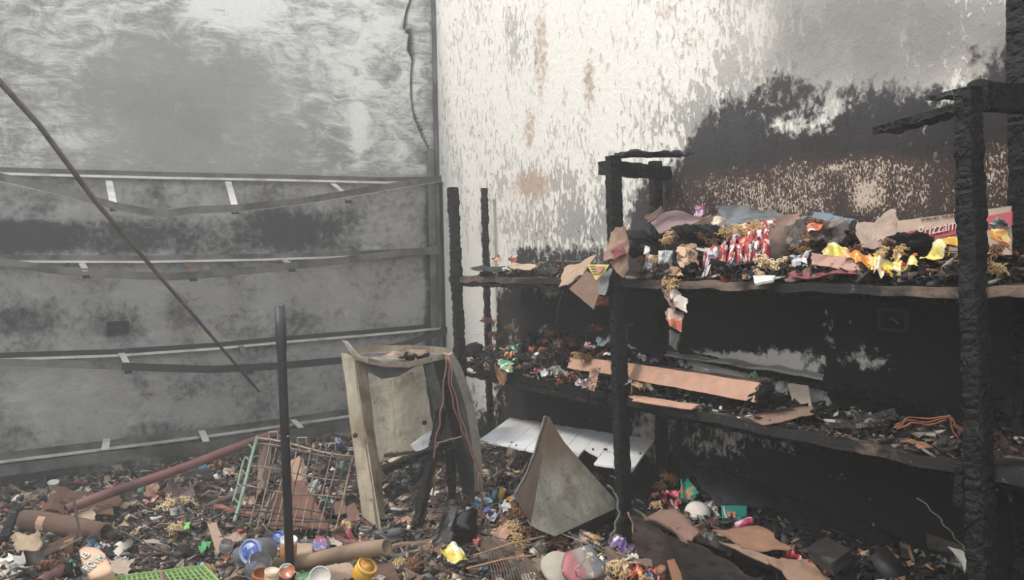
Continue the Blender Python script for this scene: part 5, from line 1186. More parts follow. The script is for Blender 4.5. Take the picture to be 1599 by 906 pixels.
# ------------------------------------------------------------------ bottom shelf
def b3(name, label, cat, pts, mat, amp=.006, seed=1, th=.004, rag=.03, fold=0, nx=10, ny=8, fr=10): 
    m = MB(); m.sheet([P(a, b, z=z) for a, b, z in pts], nx, ny, amp, th, seed, rag, fold, fr); return thing(m, name, mat, label, cat)
z3 = .50
b3('cardboard_sheet', 'broad brown cardboard sheet in the middle of the bottom shelf below the teal box', 'cardboard', [(1112, 826, z3 + .01), (1190, 822, z3 + .02), (1240, 862, z3 + .01), (1160, 856, z3)], M((146, 104, 78), .85, 0, .2, 5), .008, 80, .004, .03)
b3('cardboard_sheet', 'brown fringed cardboard sheet at the left end of the bottom shelf', 'cardboard', [(990, 798, z3 + .02), (1060, 800, z3 + .03), (1096, 830, z3 + .02), (1060, 842, z3)], M((126, 96, 80), .85, 0, .3, 7), .014, 81, .004, .07, .01, 14, 10)
b3('cardboard_flap', 'light brown cardboard flap folded over the bottom shelf edge', 'cardboard', [(1056, 822, z3 + .02), (1098, 818, z3 + .03), (1104, 832, z3 - .0), (1066, 844, z3 - .03)], C_BR, .010, 82, .004, .04, .006)
b3('cardboard_strip', 'long light brown cardboard strip slanting along the bottom shelf edge', 'cardboard', [(1118, 844, z3), (1150, 850, z3), (1220, 878, z3 - .01), (1200, 884, z3 - .02)], C_BR, .006, 83, .004, .04)
b3('cardboard_strip', 'brown torn strip nearest the camera on the bottom shelf', 'cardboard', [(1196, 876, z3), (1260, 872, z3), (1300, 906, z3 - .01), (1240, 912, z3 - .02)], M((150, 116, 92), .85, 0, .25, 7), .008, 84, .004, .05)
m = MB(); A, B = P(992, 806, z=z3), P(1190, 906, z=z3 - .02)
m.sheet([A, B, B - Vector((0, 0, .16)), A - Vector((0, 0, .14))], 20, 8, .010, .006, 85, .03, .008)
thing(m, 'fallen_front', M((62, 48, 40), .85, 0, .5, 4), 'dark brown scorched board hanging below the bottom shelf edge', 'board')
# grey block of stacked paper
bk = empty('paper_block', P(1310, 870, z=z3), 'charred grey block of stacked paper at the right of the bottom shelf', 'paper block')
m = MB(); c = [P(1262, 858, z=z3 + .06), P(1290, 842, z=z3 + .06), P(1330, 862, z=z3 + .06), P(1300, 884, z=z3 + .06)]
for k in range(4):
    mm = MB(); o = Vector((0, 0, -k * .009)); mm.sheet([p + o + Vector((.003 * math.sin(k * 3), .003 * math.cos(k * 5), 0)) for p in c], 5, 5, .001, .007, k, .015, 0, 6)
    part(mm, 'paper_layer', M((74, 73, 71), .85, 0, .7, 9) if k == 0 else M((58, 48, 42), .85, 0, .5, 9), bk)
# teal snack box
tb = empty('teal_box', P(1148, 815, z=z3 + .03), 'upright teal box with white line and orange picture on the bottom shelf', 'box')
fx = [P(1126, 789, x=-.26), P(1166, 790, x=-.20), P(1166, 815, x=-.20), P(1128, 818, x=-.27)]
nr = (fx[1] - fx[0]).cross(fx[3] - fx[0]).normalized()
if nr.dot(fw) > 0: nr = -nr
m = MB(); bk_ = [p - nr * .035 for p in fx]; m.add(fx + bk_, [(0, 1, 2, 3), (7, 6, 5, 4)] + [(k, 4 + k, 4 + (k + 1) % 4, (k + 1) % 4) for k in range(4)]); part(m, 'carton', TEAL, tb)
def on(u, v, o=.002): return (fx[0] * (1 - u) + fx[1] * u) * (1 - v) + (fx[3] * (1 - u) + fx[2] * u) * v + nr * o
def patch(q, mat, name, lab=None, th=.002):
    m = MB(); V = [on(u, v) for u, v in q]; N = len(V); m.add(V + [p - nr * th for p in V], [tuple(range(N)), tuple(reversed(range(N, 2 * N)))] + [(i, (i + 1) % N, N + (i + 1) % N, N + i) for i in range(N)]); part(m, name, mat, tb, lab)
patch([(.22, .38), (.55, .36), (.56, .72), (.26, .74)], M((206, 132, 92), .5, 0, .1), 'picture', 'orange picture panel'); patch([(.36, .42), (.44, .42), (.44, .68), (.37, .68)], M((50, 40, 36), .6), 'picture_shape')
patch([(.06, .08), (.11, .06), (.15, .45), (.28, .85), (.24, .88), (.10, .5)], M((196, 214, 204), .5), 'white_line'); patch([(.12, .08), (.20, .08), (.20, .22), (.13, .22)], M((190, 90, 76), .5), 'red_mark')
patch([(.70, .55), (.95, .54), (.95, .58), (.70, .59)], M((140, 214, 200), .5), 'print_line')
for nme, p4, mt, lab in [('teal_pouch', [(1062, 752, -.2), (1074, 750, -.16), (1090, 772, -.2), (1064, 780, -.28)], MP((26, 150, 124), (40, 176, 150), (200, 120, 90), .35, 12, .1), 'teal pouch standing left of the teal box on the bottom shelf'), ('teal_pouch', [(1048, 768, -.24), (1066, 762, -.2), (1088, 776, -.22), (1066, 786, -.28)], MP((34, 140, 110), (190, 150, 110), (30, 100, 90), .35, 12, .1), 'flatter green pouch lying under the standing teal pouch')]:
    sh(nme, lab, 'pouch', p4, mt, .010, 86, .004, .04, .008)
# pink tube
m = MB(); a = P(1148, 822, x=-.32); b = P(1176, 812, x=-.27); m.tube([a, a.lerp(b, .1), a.lerp(b, .9), b], [.008, .013, .014, .010], 12)
thing(m, 'pink_tube', MP((214, 70, 120), (230, 160, 190), (180, 50, 90), .35, 16, .1), 'rolled pink packet lying in front of the teal box', 'packet', None, True)
# white cap with black fabric
m = MB(); c = P(1090, 804, x=-.28)
for k in range(1): m.lathe([(.048, 0), (.047, .008), (.042, .022), (.030, .034), (.014, .040), (0, .041)], 20, Matrix.Translation(c) @ Euler((.5, -.6, .3)).to_matrix().to_4x4(), .12)
thing(m, 'round_lid', M((214, 204, 190), .7, 0, .15, 8), 'round off-white cap-like lid lying left of the teal box', 'lid', None, True)
sh('mesh_rag', 'black and white netted rag behind the off-white lid', 'rag', [(1086, 784, -.26), (1118, 784, -.2), (1126, 812, -.24), (1090, 812, -.30)], MP((60, 60, 60), (170, 166, 160), (30, 30, 30), .7, 44), .014, 87, .003, .06, .006)
sh('white_scrap', 'white pointed scrap with green tip under the off-white lid', 'scrap', [(1060, 804, -.32), (1076, 802, -.3), (1086, 816, -.34), (1070, 816, -.36)], M((222, 220, 206), .6, 0, .08), .006, 88, .003, .05)
for i, (sp, mt, px, py, x, s, lab, nm, ct) in enumerate([('noodle', NOODD, 1046, 752, -.2, .9, 'tan noodle clump heaped highest at the left end of the bottom shelf', 'noodle_clump', 'noodles'), ('noodle', NOODD, 1030, 762, -.22, .7, 'tan noodle clump left of the highest one on the bottom shelf', 'noodle_clump', 'noodles'), ('noodle', NOOD, 1026, 792, -.36, .6, 'pale noodle strands hanging over the fringed cardboard', 'noodle_clump', 'noodles'), ('foil', WRDK, 1030, 780, -.28, 1.0, 'crimson wrapper left in the heap of the bottom shelf', 'torn_wrapper', 'wrapper'), ('foil', MP((196, 50, 74), (226, 120, 130), (120, 30, 40)), 1048, 776, -.26, 1.0, 'bright crimson wrapper beside the flatter green pouch', 'torn_wrapper', 'wrapper'), ('foil', WRDK, 1056, 790, -.3, .8, 'dark crimson wrapper under the green pouch', 'torn_wrapper', 'wrapper'),
 ('pouch', MP((226, 222, 232), (70, 60, 110), (200, 196, 210), .3, 26, .05), 999, 783, -.36, .38, 'white and purple packet right beside the middle post', 'snack_packet', 'packet'), ('scrap', C_SOOT, 1006, 768, -.3, .9, 'black curled scrap above the white and purple packet', 'burnt_scrap', 'scrap'), ('foil', WMIX, 1056, 800, -.34, .6, 'grey and red box scrap left of the off-white lid', 'plastic_scrap', 'scrap'), ('noodle', NOODD, 1114, 818, -.32, .6, 'brown noodle clump below the netted rag', 'noodle_clump', 'noodles'),
 ('foil', MP((214, 40, 50), (236, 210, 210), (160, 30, 40), .3, 12, .1), 1240, 872, -.38, .8, 'red and white wrapper left of the charred paper block', 'torn_wrapper', 'wrapper'), ('foil', MP((200, 40, 50), (226, 160, 160), (150, 30, 40), .3, 12, .1), 1254, 884, -.40, .7, 'red wrapper tail in front of the charred paper block', 'torn_wrapper', 'wrapper'), ('rag', CHARD, 1200, 826, -.2, 1.0, 'black lump right of the pink packet', 'charred_lump', 'remains'), ('rag', CHARD, 1226, 834, -.2, 1.0, 'black lump behind the broad cardboard sheet', 'charred_lump', 'remains'), ('rag', CHARD, 1250, 842, -.2, .9, 'black lump left above the charred paper block', 'charred_lump', 'remains'),
 ('scrap', C_TAN, 1222, 852, -.3, .4, 'small tan scrap at the right corner of the broad cardboard sheet', 'paper_scrap', 'scrap'), ('foil', M((110, 110, 110), .6, 0, .4), 1110, 842, -.4, .8, 'grey ashen ribbon scrap at the shelf edge under the light flap', 'ash_ribbon', 'scrap'), ('foil', M((100, 98, 96), .6, 0, .4), 1150, 862, -.4, .7, 'grey ashen scrap below the long light strip', 'ash_ribbon', 'scrap'), ('stick', M((140, 116, 92), .8), 1190, 876, -.4, .9, 'pale wood splinter at the shelf edge left of the red wrapper', 'splinter', 'stick')]):
    place(nm, '%s%d' % (sp, i % 3), mt, P(px, py, x=x), lab, ct, s * .8)
pile('shelf_fragments', 'black and brown fragments strewn on the bottom shelf', P(1400, 880, x=XF).y, P(990, 800, x=XF).y, Z3 + .01, XF + .02, -.04, [(P(1400, 880, x=XF).y, .02), (P(1060, 800, x=XF).y, .02), (P(1000, 800, x=XF).y, .05)], 900, PDK, .010, 16)
pile('shelf_fragments', 'charred lumps and fragments under the right part of the bottom shelf', -3.7, -3.0, Z3 - .06, XF + .0, -.14, [(-3.7, .09), (-3.0, .02)], 500, PDK[:2] + [((110, 96, 84), 4)], .014, 17)
m = MB(); m.sheet([P(1448, 838, x=-.1), P(1510, 858, x=-.1), P(1508, 866, x=-.14), P(1450, 858, x=-.14)], 6, 4, .004, .01, 91, .03); thing(m, 'charred_board', M((96, 82, 68), .8, 0, .5), 'brown charred panel end low by the tall right post', 'panel')
m = MB(); m.sheet([P(1482, 858, x=-.3), P(1514, 866, x=-.3), P(1506, 896, x=-.34), P(1500, 880, x=-.34)], 6, 4, .006, .004, 92, .06); thing(m, 'pale_scrap', M((150, 150, 140), .8, 0, .3), 'pale angular scrap low against the tall right post', 'scrap')
wire([(1434, 778), (1460, 802), (1480, 826), (1500, 850), (1514, 864)], .0016, M((160, 156, 150), .4, .4), 'thin_wire', 'thin shiny wire slanting down to the foot of the tall right post', t=2.35)
wire([(982, 800), (990, 830), (992, 850), (994, 868)], .004, M((176, 140, 112), .7), 'frayed_rope', 'frayed tan rope hanging at the foot of the middle post', 'rope', t=3.2)
wire([(950, 758), (962, 772), (967, 800), (960, 825), (952, 846)], .0045, M((112, 124, 112), .6), 'cable', 'grey-green cable curving down right of the folded metal sheet', 'cable', t=3.3)
wire([(952, 742), (962, 748), (966, 760)], .004, M((40, 100, 80), .5), 'cable', 'short green cable loop beside the middle post', 'cable', t=3.4)
wire([(990, 506), (978, 508), (978, 550), (977, 600), (977, 626)], .003, M((120, 84, 70), .6), 'rusty_hook', 'thin rusty hooked wire standing beside the middle post', 'wire', t=3.42)
# ------------------------------------------------------------------ single things in the rubble
def on_rubble(name, shape, mat, px, py, label, cat, s=1.0, rot=None, up=.03, grp=None):
    return place(name, shape, mat, G(px, py, up), label, cat, s, rot, grp)
m = MB(); a, b = G(38, 812, .06), G(166, 832, .05); m.tube([a.lerp(b, i / 8) for i in range(9)], [.040, .044, .044, .043, .043, .042, .040, .038, .034], 18, .005)
t = empty('cardboard_tube', a.lerp(b, .5), 'thick brown cardboard tube with a tan patch at the lower left', 'tube'); part(m, 'tube', M((112, 84, 68), .85, 0, .3, 5, .3, (70, 50, 42)), t, None, True)
m = MB(); c = a.lerp(b, .30); ax = (b - a).normalized(); up = Vector((0, 0, 1)); nn = (-fw).cross(ax).cross(ax) * -1
vv = []
for i in range(5):
    an = R(-38 + i * 22)
    d = (-fw * math.cos(an) + up * math.sin(an)); d = (d - ax * d.dot(ax)).normalized()
    vv += [c + d * .0455 - ax * .018, c + d * .0455 + ax * .022]
N = len(vv); m.add(vv + [p - (p - c).normalized() * .002 for p in vv], [(2 * i, 2 * i + 1, 2 * i + 3, 2 * i + 2) for i in range(4)] + [(N + 2 * i + 2, N + 2 * i + 3, N + 2 * i + 1, N + 2 * i) for i in range(4)] + [(0, N, N + 1, 1), (N - 2, N - 1, 2 * N - 1, 2 * N - 2)])
part(m, 'tape_patch', M((190, 150, 120), .7, 0, .1), t, 'tan tape patch')
# pale brick with painted letters
bkc = G(146, 888, .09)
t = empty('painted_brick', bkc, 'peach-coloured broken brick with white outlined painted letters', 'brick')
rt = Euler((R(38), R(10), R(-30))).to_matrix()
m = MB(); L = (.095, .150, .060); V = []
bm = bmesh.new(); bmesh.ops.create_cube(bm, size=1.0); bmesh.ops.subdivide_edges(bm, edges=bm.edges[:], cuts=5, use_grid_fill=True)
bX = cr.copy(); 
A = P(119, 856, t=3.10); B = P(157, 853, t=3.10); Cc = P(178, 892, t=2.98); D = P(140, 905, t=2.96)
face_n = (B - A).cross(D - A).normalized()
if face_n.dot(fw) > 0: face_n = -face_n
for v in bm.verts:
    u, w_, k = v.co.x + .5, v.co.y + .5, v.co.z
    p = (A * (1 - u) + B * u) * (1 - w_) + (D * (1 - u) + Cc * u) * w_ + face_n * (k - .5) * .055
    r = 1.0
    e = max(abs(v.co.x), abs(v.co.y)); e2 = abs(v.co.x) + abs(v.co.y)
    ctr = (A + B + Cc + D) / 4
    if e2 > .72: p = p.lerp(ctr - face_n * .03, (e2 - .72) * .45)
    p += Vector((1, .5, .7)) * .004 * noise.noise(p * 26)
    V.append(p)
m.add(V, [tuple(x.index for x in f.verts) for f in bm.faces]); bm.free()
part(m, 'body', M((222, 180, 146), .85, 0, .16, 7, .25, (150, 100, 80)), t, None, True)
wl = M((214, 218, 204), .7, 0, .05); gl = M((116, 128, 116), .7, 0, .05)
def q_(u, w_, o=.004): return (A * (1 - u) + B * u) * (1 - w_) + (D * (1 - u) + Cc * u) * w_ + face_n * o
def blet(txt, u0, w0, u1, w1, h_):
    p0, p1 = q_(u0, w0, .004), q_(u1, w1, .004)
    o1 = letters(txt, p0, p1, h_, gl, t, face_n, 'letter_outline', .0012, 0); 
    d = (p1 - p0) * .05
    o2 = letters(txt, p0 + d + face_n * .0016, p1 - d + face_n * .0016, h_ * .9, wl, t, face_n, 'letter_fill', .0012, 0)
blet('B', .14, .42, .46, .32, .050); blet('ROVM', .06, .82, .98, .50, .060)
# crate, tubs, jars
cm = M((146, 184, 104), .45, 0, .2, 8, .2, (70, 100, 50)); ct = empty('plastic_crate', G(265, 905, .04), 'light green plastic lattice crate lying upside down at the bottom edge', 'crate')
c4 = [P(182, 903, t=3.04), P(318, 886, t=3.10), P(352, 920, t=2.86), P(185, 940, t=2.80)]
def cq(u, v): return (c4[0] * (1 - u) + c4[1] * u) * (1 - v) + (c4[3] * (1 - u) + c4[2] * u) * v
for k in range(19):
    m = MB(); m.bar(cq(k / 18, 0), cq(k / 18, 1), .004, .004); part(m, 'slat', cm, ct)
for k in range(8):
    m = MB(); m.bar(cq(0, k / 7), cq(1, k / 7), .004, .005); part(m, 'slat', cm, ct)
m = MB(); m.ribbon([cq(0, 0), cq(1, 0), cq(1, 1)], .008, .014); part(m, 'rim', cm, ct)
m = MB(); m.sheet([cq(0, 0) - Vector((0, 0, .008)), cq(1, 0) - Vector((0, 0, .008)), cq(1, 0) - Vector((0, 0, .05)), cq(0, 0) - Vector((0, 0, .05))], 6, 2, .001, .003, 2, .005); part(m, 'side', cm, ct)
CL = M((206, 210, 216), .14, 0, .05, 6, .1, (150, 150, 154), alpha=.8)
def jar(px, py, t_, r, h, tilt, label, body, lid, name='plastic_jar', cat='jar', lidh=.014, print_=None, lidlab=None):
    c = P(px, py, t=t_); e = empty(name, c, label, cat); e.rotation_euler = tilt
    m = MB(); m.lathe([(r * .93, 0), (r, .004), (r, h * .86), (r * .9, h), (r * .86, h), (r * .95, h * .84), (r * .95, .008), (0, .006)], 22)
    def pl(m, nm, mt):
        o = bpy.data.objects.new(nm, m.mesh(nm, mt, True)); col.objects.link(o); o.parent = e; return o
    pl(m, 'body', body)
    if lid:
        m = MB(); m.lathe([(r * .96, h - .001), (r * 1.0, h + .001), (r * 1.0, h + lidh), (r * .90, h + lidh + .001), (r * .88, h + lidh - .003), (0, h + lidh - .003)], 22); l = pl(m, 'lid', lid)
        if print_:
            m = MB(); m.lathe([(r * .72, h + lidh - .0028), (r * .70, h + lidh - .001), (0, h + lidh - .001)], 18)
            pc = pl(m, 'lid_print', print_); pc['label'] = 'printed disc on the lid'
    return e
face = Vector((-fw.x, -fw.y, .0))
def tl(a, b): return (R(a), R(b), R(-31))
jar(418, 858, 3.12, .042, .085, (R(78), 0, R(-52)), 'clear plastic jar lying with its blue lid facing the camera', CL, M((150, 164, 214), .4, 0, .05), print_=MP((72, 108, 200), (180, 190, 226), (204, 150, 190), .4, 30, .05))
jar(372, 872, 3.12, .034, .075, (R(60), R(20), R(40)), 'clear empty plastic tub left of the jar with the blue lid', CL, None, 'clear_tub', 'tub')
jar(352, 858, 3.2, .024, .03, (R(30), R(10), 0), 'small clear cup farthest left among the clear jars', CL, None, 'clear_cup', 'cup')
jar(400, 893, 2.95, .040, .06, (R(40), R(-10), R(20)), 'clear plastic tub under the left end of the tan pipe', CL, None, 'clear_tub', 'tub')
jar(448, 838, 3.3, .026, .05, (R(80), 0, R(-48)), 'small jar with bright blue lid just right of the upright pole', CL, M((70, 110, 210), .4, 0, .05), print_=M((120, 150, 226), .4, 0, .05))
jar(450, 868, 3.08, .028, .05, (R(14), 0, 0), 'orange jar with white lid right of the upright pole', M((214, 150, 60), .3, 0, .1), M((232, 228, 220), .4, 0, .05))
jar(500, 866, 3.32, .032, .06, (R(24), 0, 0), 'clear upturned jar with red and blue bottom behind the tan pipe', CL, None)
m = MB(); m.lathe([(.024, 0), (.026, .002), (.0, .004)], 18, Matrix.Translation(P(500, 850, t=3.24)) @ Euler((R(70), 0, R(-31))).to_matrix().to_4x4()); thing(m, 'jar_label', MP((190, 80, 110), (120, 140, 200), (220, 190, 200), .4, 30, .05), 'round red and blue label disc on the upturned clear jar', 'label')
jar(563, 900, 2.96, .034, .040, (R(34), R(18), 0), 'bright yellow-orange plastic tub behind the bottom edge below the tan pipe', M((236, 174, 52), .4, 0, .15, 8), M((240, 190, 70), .4, 0, .12), 'plastic_tub', 'tub', print_=MP((214, 130, 50), (240, 220, 190), (236, 180, 70), .4, 24, .05))
jar(466, 912, 2.84, .030, .08, (R(84), 0, R(70)), 'green printed can lying below the tan pipe', MP((64, 120, 66), (150, 180, 130), (40, 90, 50), .35, 14, .1), M((206, 206, 196), .35, .3, .05), 'food_can', 'can', .006)
jar(500, 902, 2.86, .034, .03, (R(70), 0, R(-20)), 'white and steel can end standing next to the green can', M((204, 200, 186), .4, .2, .15), M((222, 220, 206), .4, 0, .1), 'food_can', 'can')
jar(410, 912, 2.86, .034, .04, (R(16), 0, 0), 'rust-orange tin at the bottom edge left of the upright pole', M((176, 104, 54), .6, .2, .3), None, 'tin_can', 'can')
jar(424, 914, 2.8, .022, .035, (R(10), 0, 0), 'small peach-coloured cup top at the bottom edge beside the upright pole', M((224, 186, 150), .6), M((230, 200, 170), .6), 'small_cup', 'cup')
jar(448, 894, 2.9, .026, .012, (R(50), 0, R(-20)), 'white and orange bowl scrap right of the pole under the tan pipe', MP((226, 220, 210), (200, 110, 70), (240, 236, 226), .4, 20, .05), None, 'bowl_piece', 'bowl')
m = ring_mesh(); m.v = [tuple(P(571, 826, t=3.5) + Vector(v)) for v in m.v]; thing(m, 'metal_ring', M((130, 130, 126), .5, .3), 'grey metal ring lid left of the cabinet foot', 'ring')
place('red_packet', 'pouch1', MP((190, 70, 76), (214, 130, 130), (150, 40, 50), .35, 12, .1), G(545, 832, .05), 'dull red packet lying above the tan pipe near the cabinet foot', 'packet', .62, (.8, .5, .6))
place('torn_wrapper', 'foil1', MP((226, 222, 206), (214, 190, 80), (190, 70, 60), .35, 18, .1), G(540, 820, .07), 'white and yellow wrapper above the dull red packet', 'wrapper', .5)
# black bag and its neighbours
m = MB(); m.lump(G(722, 836, .05) + Vector((0, 0, .03)), (.075, .06, .068), 5, .45, 1.3, 3); thing(m, 'black_bag', M((18, 17, 16), .28, 0, .2, 6, .6), 'glossy black crumpled bag lying right of the cabinet', 'bag', None, True)
m = MB(); m.sheet([P(690, 800, t=3.45), P(716, 790, t=3.5), P(700, 850, t=3.35), P(672, 852, t=3.35)], 10, 12, .02, .003, 5, .05, .01); thing(m, 'dark_plastic', M((70, 70, 68), .35, 0, .3, 8), 'dark grey folded plastic sheet leaning left of the black bag', 'plastic')
gs('yellow_packet', 'yellow and white striped open packet in front of the black bag', 'packet', [(686, 858, .06), (712, 846, .08), (732, 872, .06), (700, 880, .04)], MP((222, 200, 70), (236, 232, 222), (200, 130, 70), .35, 20, .1), .01, 6, .003, .03, .008)
place('red_scrap', 'foil0', MP((200, 80, 70), (230, 160, 150), (150, 60, 50)), G(746, 846, .09), 'small red scrap at the right side of the black bag', 'scrap', .4)
for i, (sp, mt, px, py, s, lab, nm, ct_) in enumerate([('can', M((214, 170, 60), .35, .2, .1), 782, 778, .55, 'golden tin lying on top of the coloured tins', 'tin_can', 'can'), ('cup', M((150, 190, 196), .4, 0, .1), 760, 786, .6, 'pale blue cup leftmost among the coloured tins', 'plastic_cup', 'cup'), ('can', M((70, 130, 150), .4, 0, .15), 770, 780, .5, 'teal blue tin among the coloured tins', 'tin_can', 'can'), ('cup', M((90, 110, 190), .4, 0, .1), 762, 800, .5, 'royal blue cup below the pale blue one', 'plastic_cup', 'cup'), ('foil', M((104, 112, 140), .6, 0, .2), 818, 788, 1.1, 'grey-blue cloth at the left edge of the folded metal sheet', 'cloth_rag', 'cloth'), ('foil', WHT, 788, 794, .6, 'white crumpled scrap below the golden tin', 'paper_scrap', 'scrap'), ('foil', MP((230, 190, 70), (200, 120, 60), (240, 226, 180)), 798, 786, .7, 'yellow crumpled wrapper right of the golden tin', 'torn_wrapper', 'wrapper'), ('foil', M((150, 160, 170), .35, 0, .2), 772, 812, .8, 'silver grey crumpled wrapper below the royal blue cup', 'torn_wrapper', 'wrapper'),
 ('noodle', NOODD, 806, 812, 1.0, 'golden-brown noodle clump left of the folded metal sheet', 'noodle_clump', 'noodles'), ('noodle', NOOD, 798, 832, 1.0, 'big golden noodle clump below the coloured tins', 'noodle_clump', 'noodles'), ('noodle', NOOD, 812, 850, .9, 'golden noodle clump above the wire grille', 'noodle_clump', 'noodles'), ('noodle', NOODD, 826, 838, .9, 'brown noodle clump at the lower corner of the folded metal sheet', 'noodle_clump', 'noodles'), ('rag', M((96, 80, 66), .8, 0, .4), 808, 806, .8, 'olive-brown burnt lump over the noodles', 'charred_lump', 'remains'), ('foil', MP((226, 60, 60), (240, 236, 230), (200, 40, 50), .3, 24, .05), 851, 818, .6, 'red and white striped wrapper at the foot of the folded metal sheet', 'torn_wrapper', 'wrapper'), ('foil', M((74, 78, 84), .5, 0, .3), 846, 850, 1.1, 'slate-grey crumpled sheet below the striped wrapper', 'plastic_sheet', 'plastic'), ('noodle', NOODD, 872, 852, .8, 'brown noodle clump under the lip of the folded metal sheet', 'noodle_clump', 'noodles'),
 ('foil', WRDK, 862, 842, .7, 'magenta red wrapper at the bottom corner of the folded metal sheet', 'torn_wrapper', 'wrapper'), ('pouch', MP((226, 200, 180), (220, 150, 60), (100, 70, 110), .35, 20, .05), 922, 842, .75, 'orange and white packet lying above the printed plastic dish', 'snack_packet', 'packet'), ('noodle', NOODD, 930, 726, .9, 'orange striped noodle clump on the white ribbed panel', 'noodle_clump', 'noodles'), ('foil', MP((176, 130, 90), (110, 70, 50), (214, 180, 150)), 938, 744, .8, 'brown wrapper below the noodle clump on the white panel', 'torn_wrapper', 'wrapper'), ('foil', M((36, 110, 80), .4, 0, .2), 954, 748, .7, 'dark green cup scrap left of the middle post', 'plastic_scrap', 'scrap'),
 ('foil', WPUR, 975, 862, 1.1, 'purple printed cloth right of the printed plastic dish', 'cloth_rag', 'cloth'), ('rag', M((120, 110, 100), .8, 0, .2), 962, 848, .7, 'grey-brown lump above the purple cloth', 'rag_lump', 'cloth'), ('foil', MP((206, 60, 60), (230, 150, 90), (240, 210, 190)), 985, 896, .8, 'red curled wrapper at the bottom edge right of the dish', 'torn_wrapper', 'wrapper'), ('foil', MP((214, 80, 60), (110, 80, 140), (230, 150, 130)), 1026, 897, .8, 'red and purple wrapper at the bottom edge by the upright wood piece', 'torn_wrapper', 'wrapper'), ('foil', MP((230, 110, 50), (240, 170, 90), (200, 60, 40)), 1000, 903, .7, 'orange wrapper at the bottom edge between two red wrappers', 'torn_wrapper', 'wrapper'), ('noodle', NOODP, 962, 892, .8, 'pale noodle bits right of the printed plastic dish', 'noodle_clump', 'noodles'), ('noodle', NOOD, 974, 902, .7, 'golden noodle bits at the bottom edge right of the dish', 'noodle_clump', 'noodles'),
 ('can', M((100, 170, 130), .4, 0, .1), 219, 770, .55, 'mint green tin above the tan scraps under the long red pipe', 'tin_can', 'can'), ('foil', MP((206, 80, 50), (230, 190, 170), (190, 60, 40)), 238, 786, .8, 'orange-red wrapper right below the mint green tin', 'torn_wrapper', 'wrapper'), ('cup', WHT, 271, 806, .55, 'white cup lying below the tan noodle heap', 'plastic_cup', 'cup'), ('can', M((100, 100, 100), .5, .2), 284, 804, .5, 'grey tin beside the white cup', 'tin_can', 'can'), ('scrap', LIME, 292, 824, .6, 'lime green plastic strip right below the grey tin', 'plastic_strip', 'plastic'), ('foil', M((90, 190, 110), .4, 0, .1), 324, 856, .7, 'bright green torn strap left of the clear jars', 'plastic_strap', 'plastic'), ('foil', BLU, 312, 734, 1.1, 'blue crumpled cloth under the long red pipe', 'cloth_rag', 'cloth'), ('foil', MP((196, 130, 70), (150, 90, 50), (220, 170, 120)), 338, 730, .8, 'orange-brown wrapper right of the blue cloth', 'torn_wrapper', 'wrapper'),
 ('foil', MP((236, 232, 226), (200, 150, 120), (240, 240, 236), .3, 14, .05), 360, 738, .8, 'white wrapper left of the top of the wire rack', 'torn_wrapper', 'wrapper'), ('noodle', NOODP, 262, 792, 1.1, 'pale tan noodle heap under the long red pipe', 'noodle_clump', 'noodles'), ('noodle', NOODP, 292, 788, .8, 'pale noodle clump left of the dark bracket', 'noodle_clump', 'noodles'), ('foil', MP((224, 100, 60), (240, 180, 150), (200, 70, 40)), 380, 792, .55, 'bright orange scrap inside the left of the wire rack', 'torn_wrapper', 'wrapper'), ('foil', MP((226, 150, 60), (206, 80, 50), (240, 220, 180)), 489, 704, .9, 'orange wrapper at the top right of the wire rack', 'torn_wrapper', 'wrapper'), ('foil', MP((230, 226, 220), (180, 180, 180), (214, 210, 206)), 508, 700, .9, 'white crumpled wrapper right of the orange one at the rack top', 'torn_wrapper', 'wrapper'), ('can', MP((60, 80, 140), (220, 224, 230), (50, 60, 120)), 528, 700, .7, 'blue and white can beside the cabinet left side', 'food_can', 'can'), ('can', M((100, 150, 136), .4, 0, .1), 536, 734, .5, 'sea green tin against the cabinet left side', 'tin_can', 'can'),
 ('foil', M((190, 200, 206), .35, 0, .1), 422, 812, .6, 'pale crumpled foil at the foot of the wire rack left of the brown wedge', 'foil_scrap', 'scrap'), ('foil', M((196, 196, 200), .35, 0, .2), 492, 762, .8, 'silver grey foil right of the brown cardboard wedge', 'foil_scrap', 'scrap'), ('cup', M((206, 206, 196), .5, 0, .2), 84, 766, .8, 'white cup lid at the far left in front of the wall', 'plastic_cup', 'cup'), ('rag', M((110, 104, 96), .8, 0, .3), 68, 770, .8, 'grey crumpled rag left of the white cup lid', 'rag_lump', 'cloth'), ('rag', C_SOOT, 105, 758, 1.0, 'dark crumpled rag against the left wall above the brown sheet', 'rag_lump', 'cloth'), ('foil', M((186, 176, 166), .7, 0, .2), 28, 882, .9, 'white crumpled paper below the beige carton', 'paper_scrap', 'scrap'), ('noodle', NOODD, 75, 888, .9, 'brown strands right of the white crumpled paper', 'straw_clump', 'straw')]):
    SPX = {'can': 2, 'cup': 2}
    on_rubble(nm, '%s%d' % (sp, i % SPX.get(sp, 3)), mt, px, py, lab, ct_, s)
gs('beige_carton', 'crushed beige carton at the far left edge', 'carton', [(18, 836, .07), (66, 834, .09), (62, 862, .05), (24, 860, .05)], M((176, 152, 124), .85, 0, .15, 7), .014, 3, .006, .04, .008)
gs('brown_sheet', 'broad scorched brown sheet lying behind the cardboard tube', 'cardboard', [(92, 764, .05), (192, 772, .05), (178, 808, .05), (66, 800, .05)], M((104, 74, 56), .85, 0, .25, 5), .014, 4, .005, .05, .01)
gs('cardboard_scrap', 'torn tan card end under the open end of the long red pipe', 'scrap', [(120, 792, .06), (150, 800, .06), (146, 812, .05), (118, 806, .05)], C_TAN, .012, 5, .003, .08)
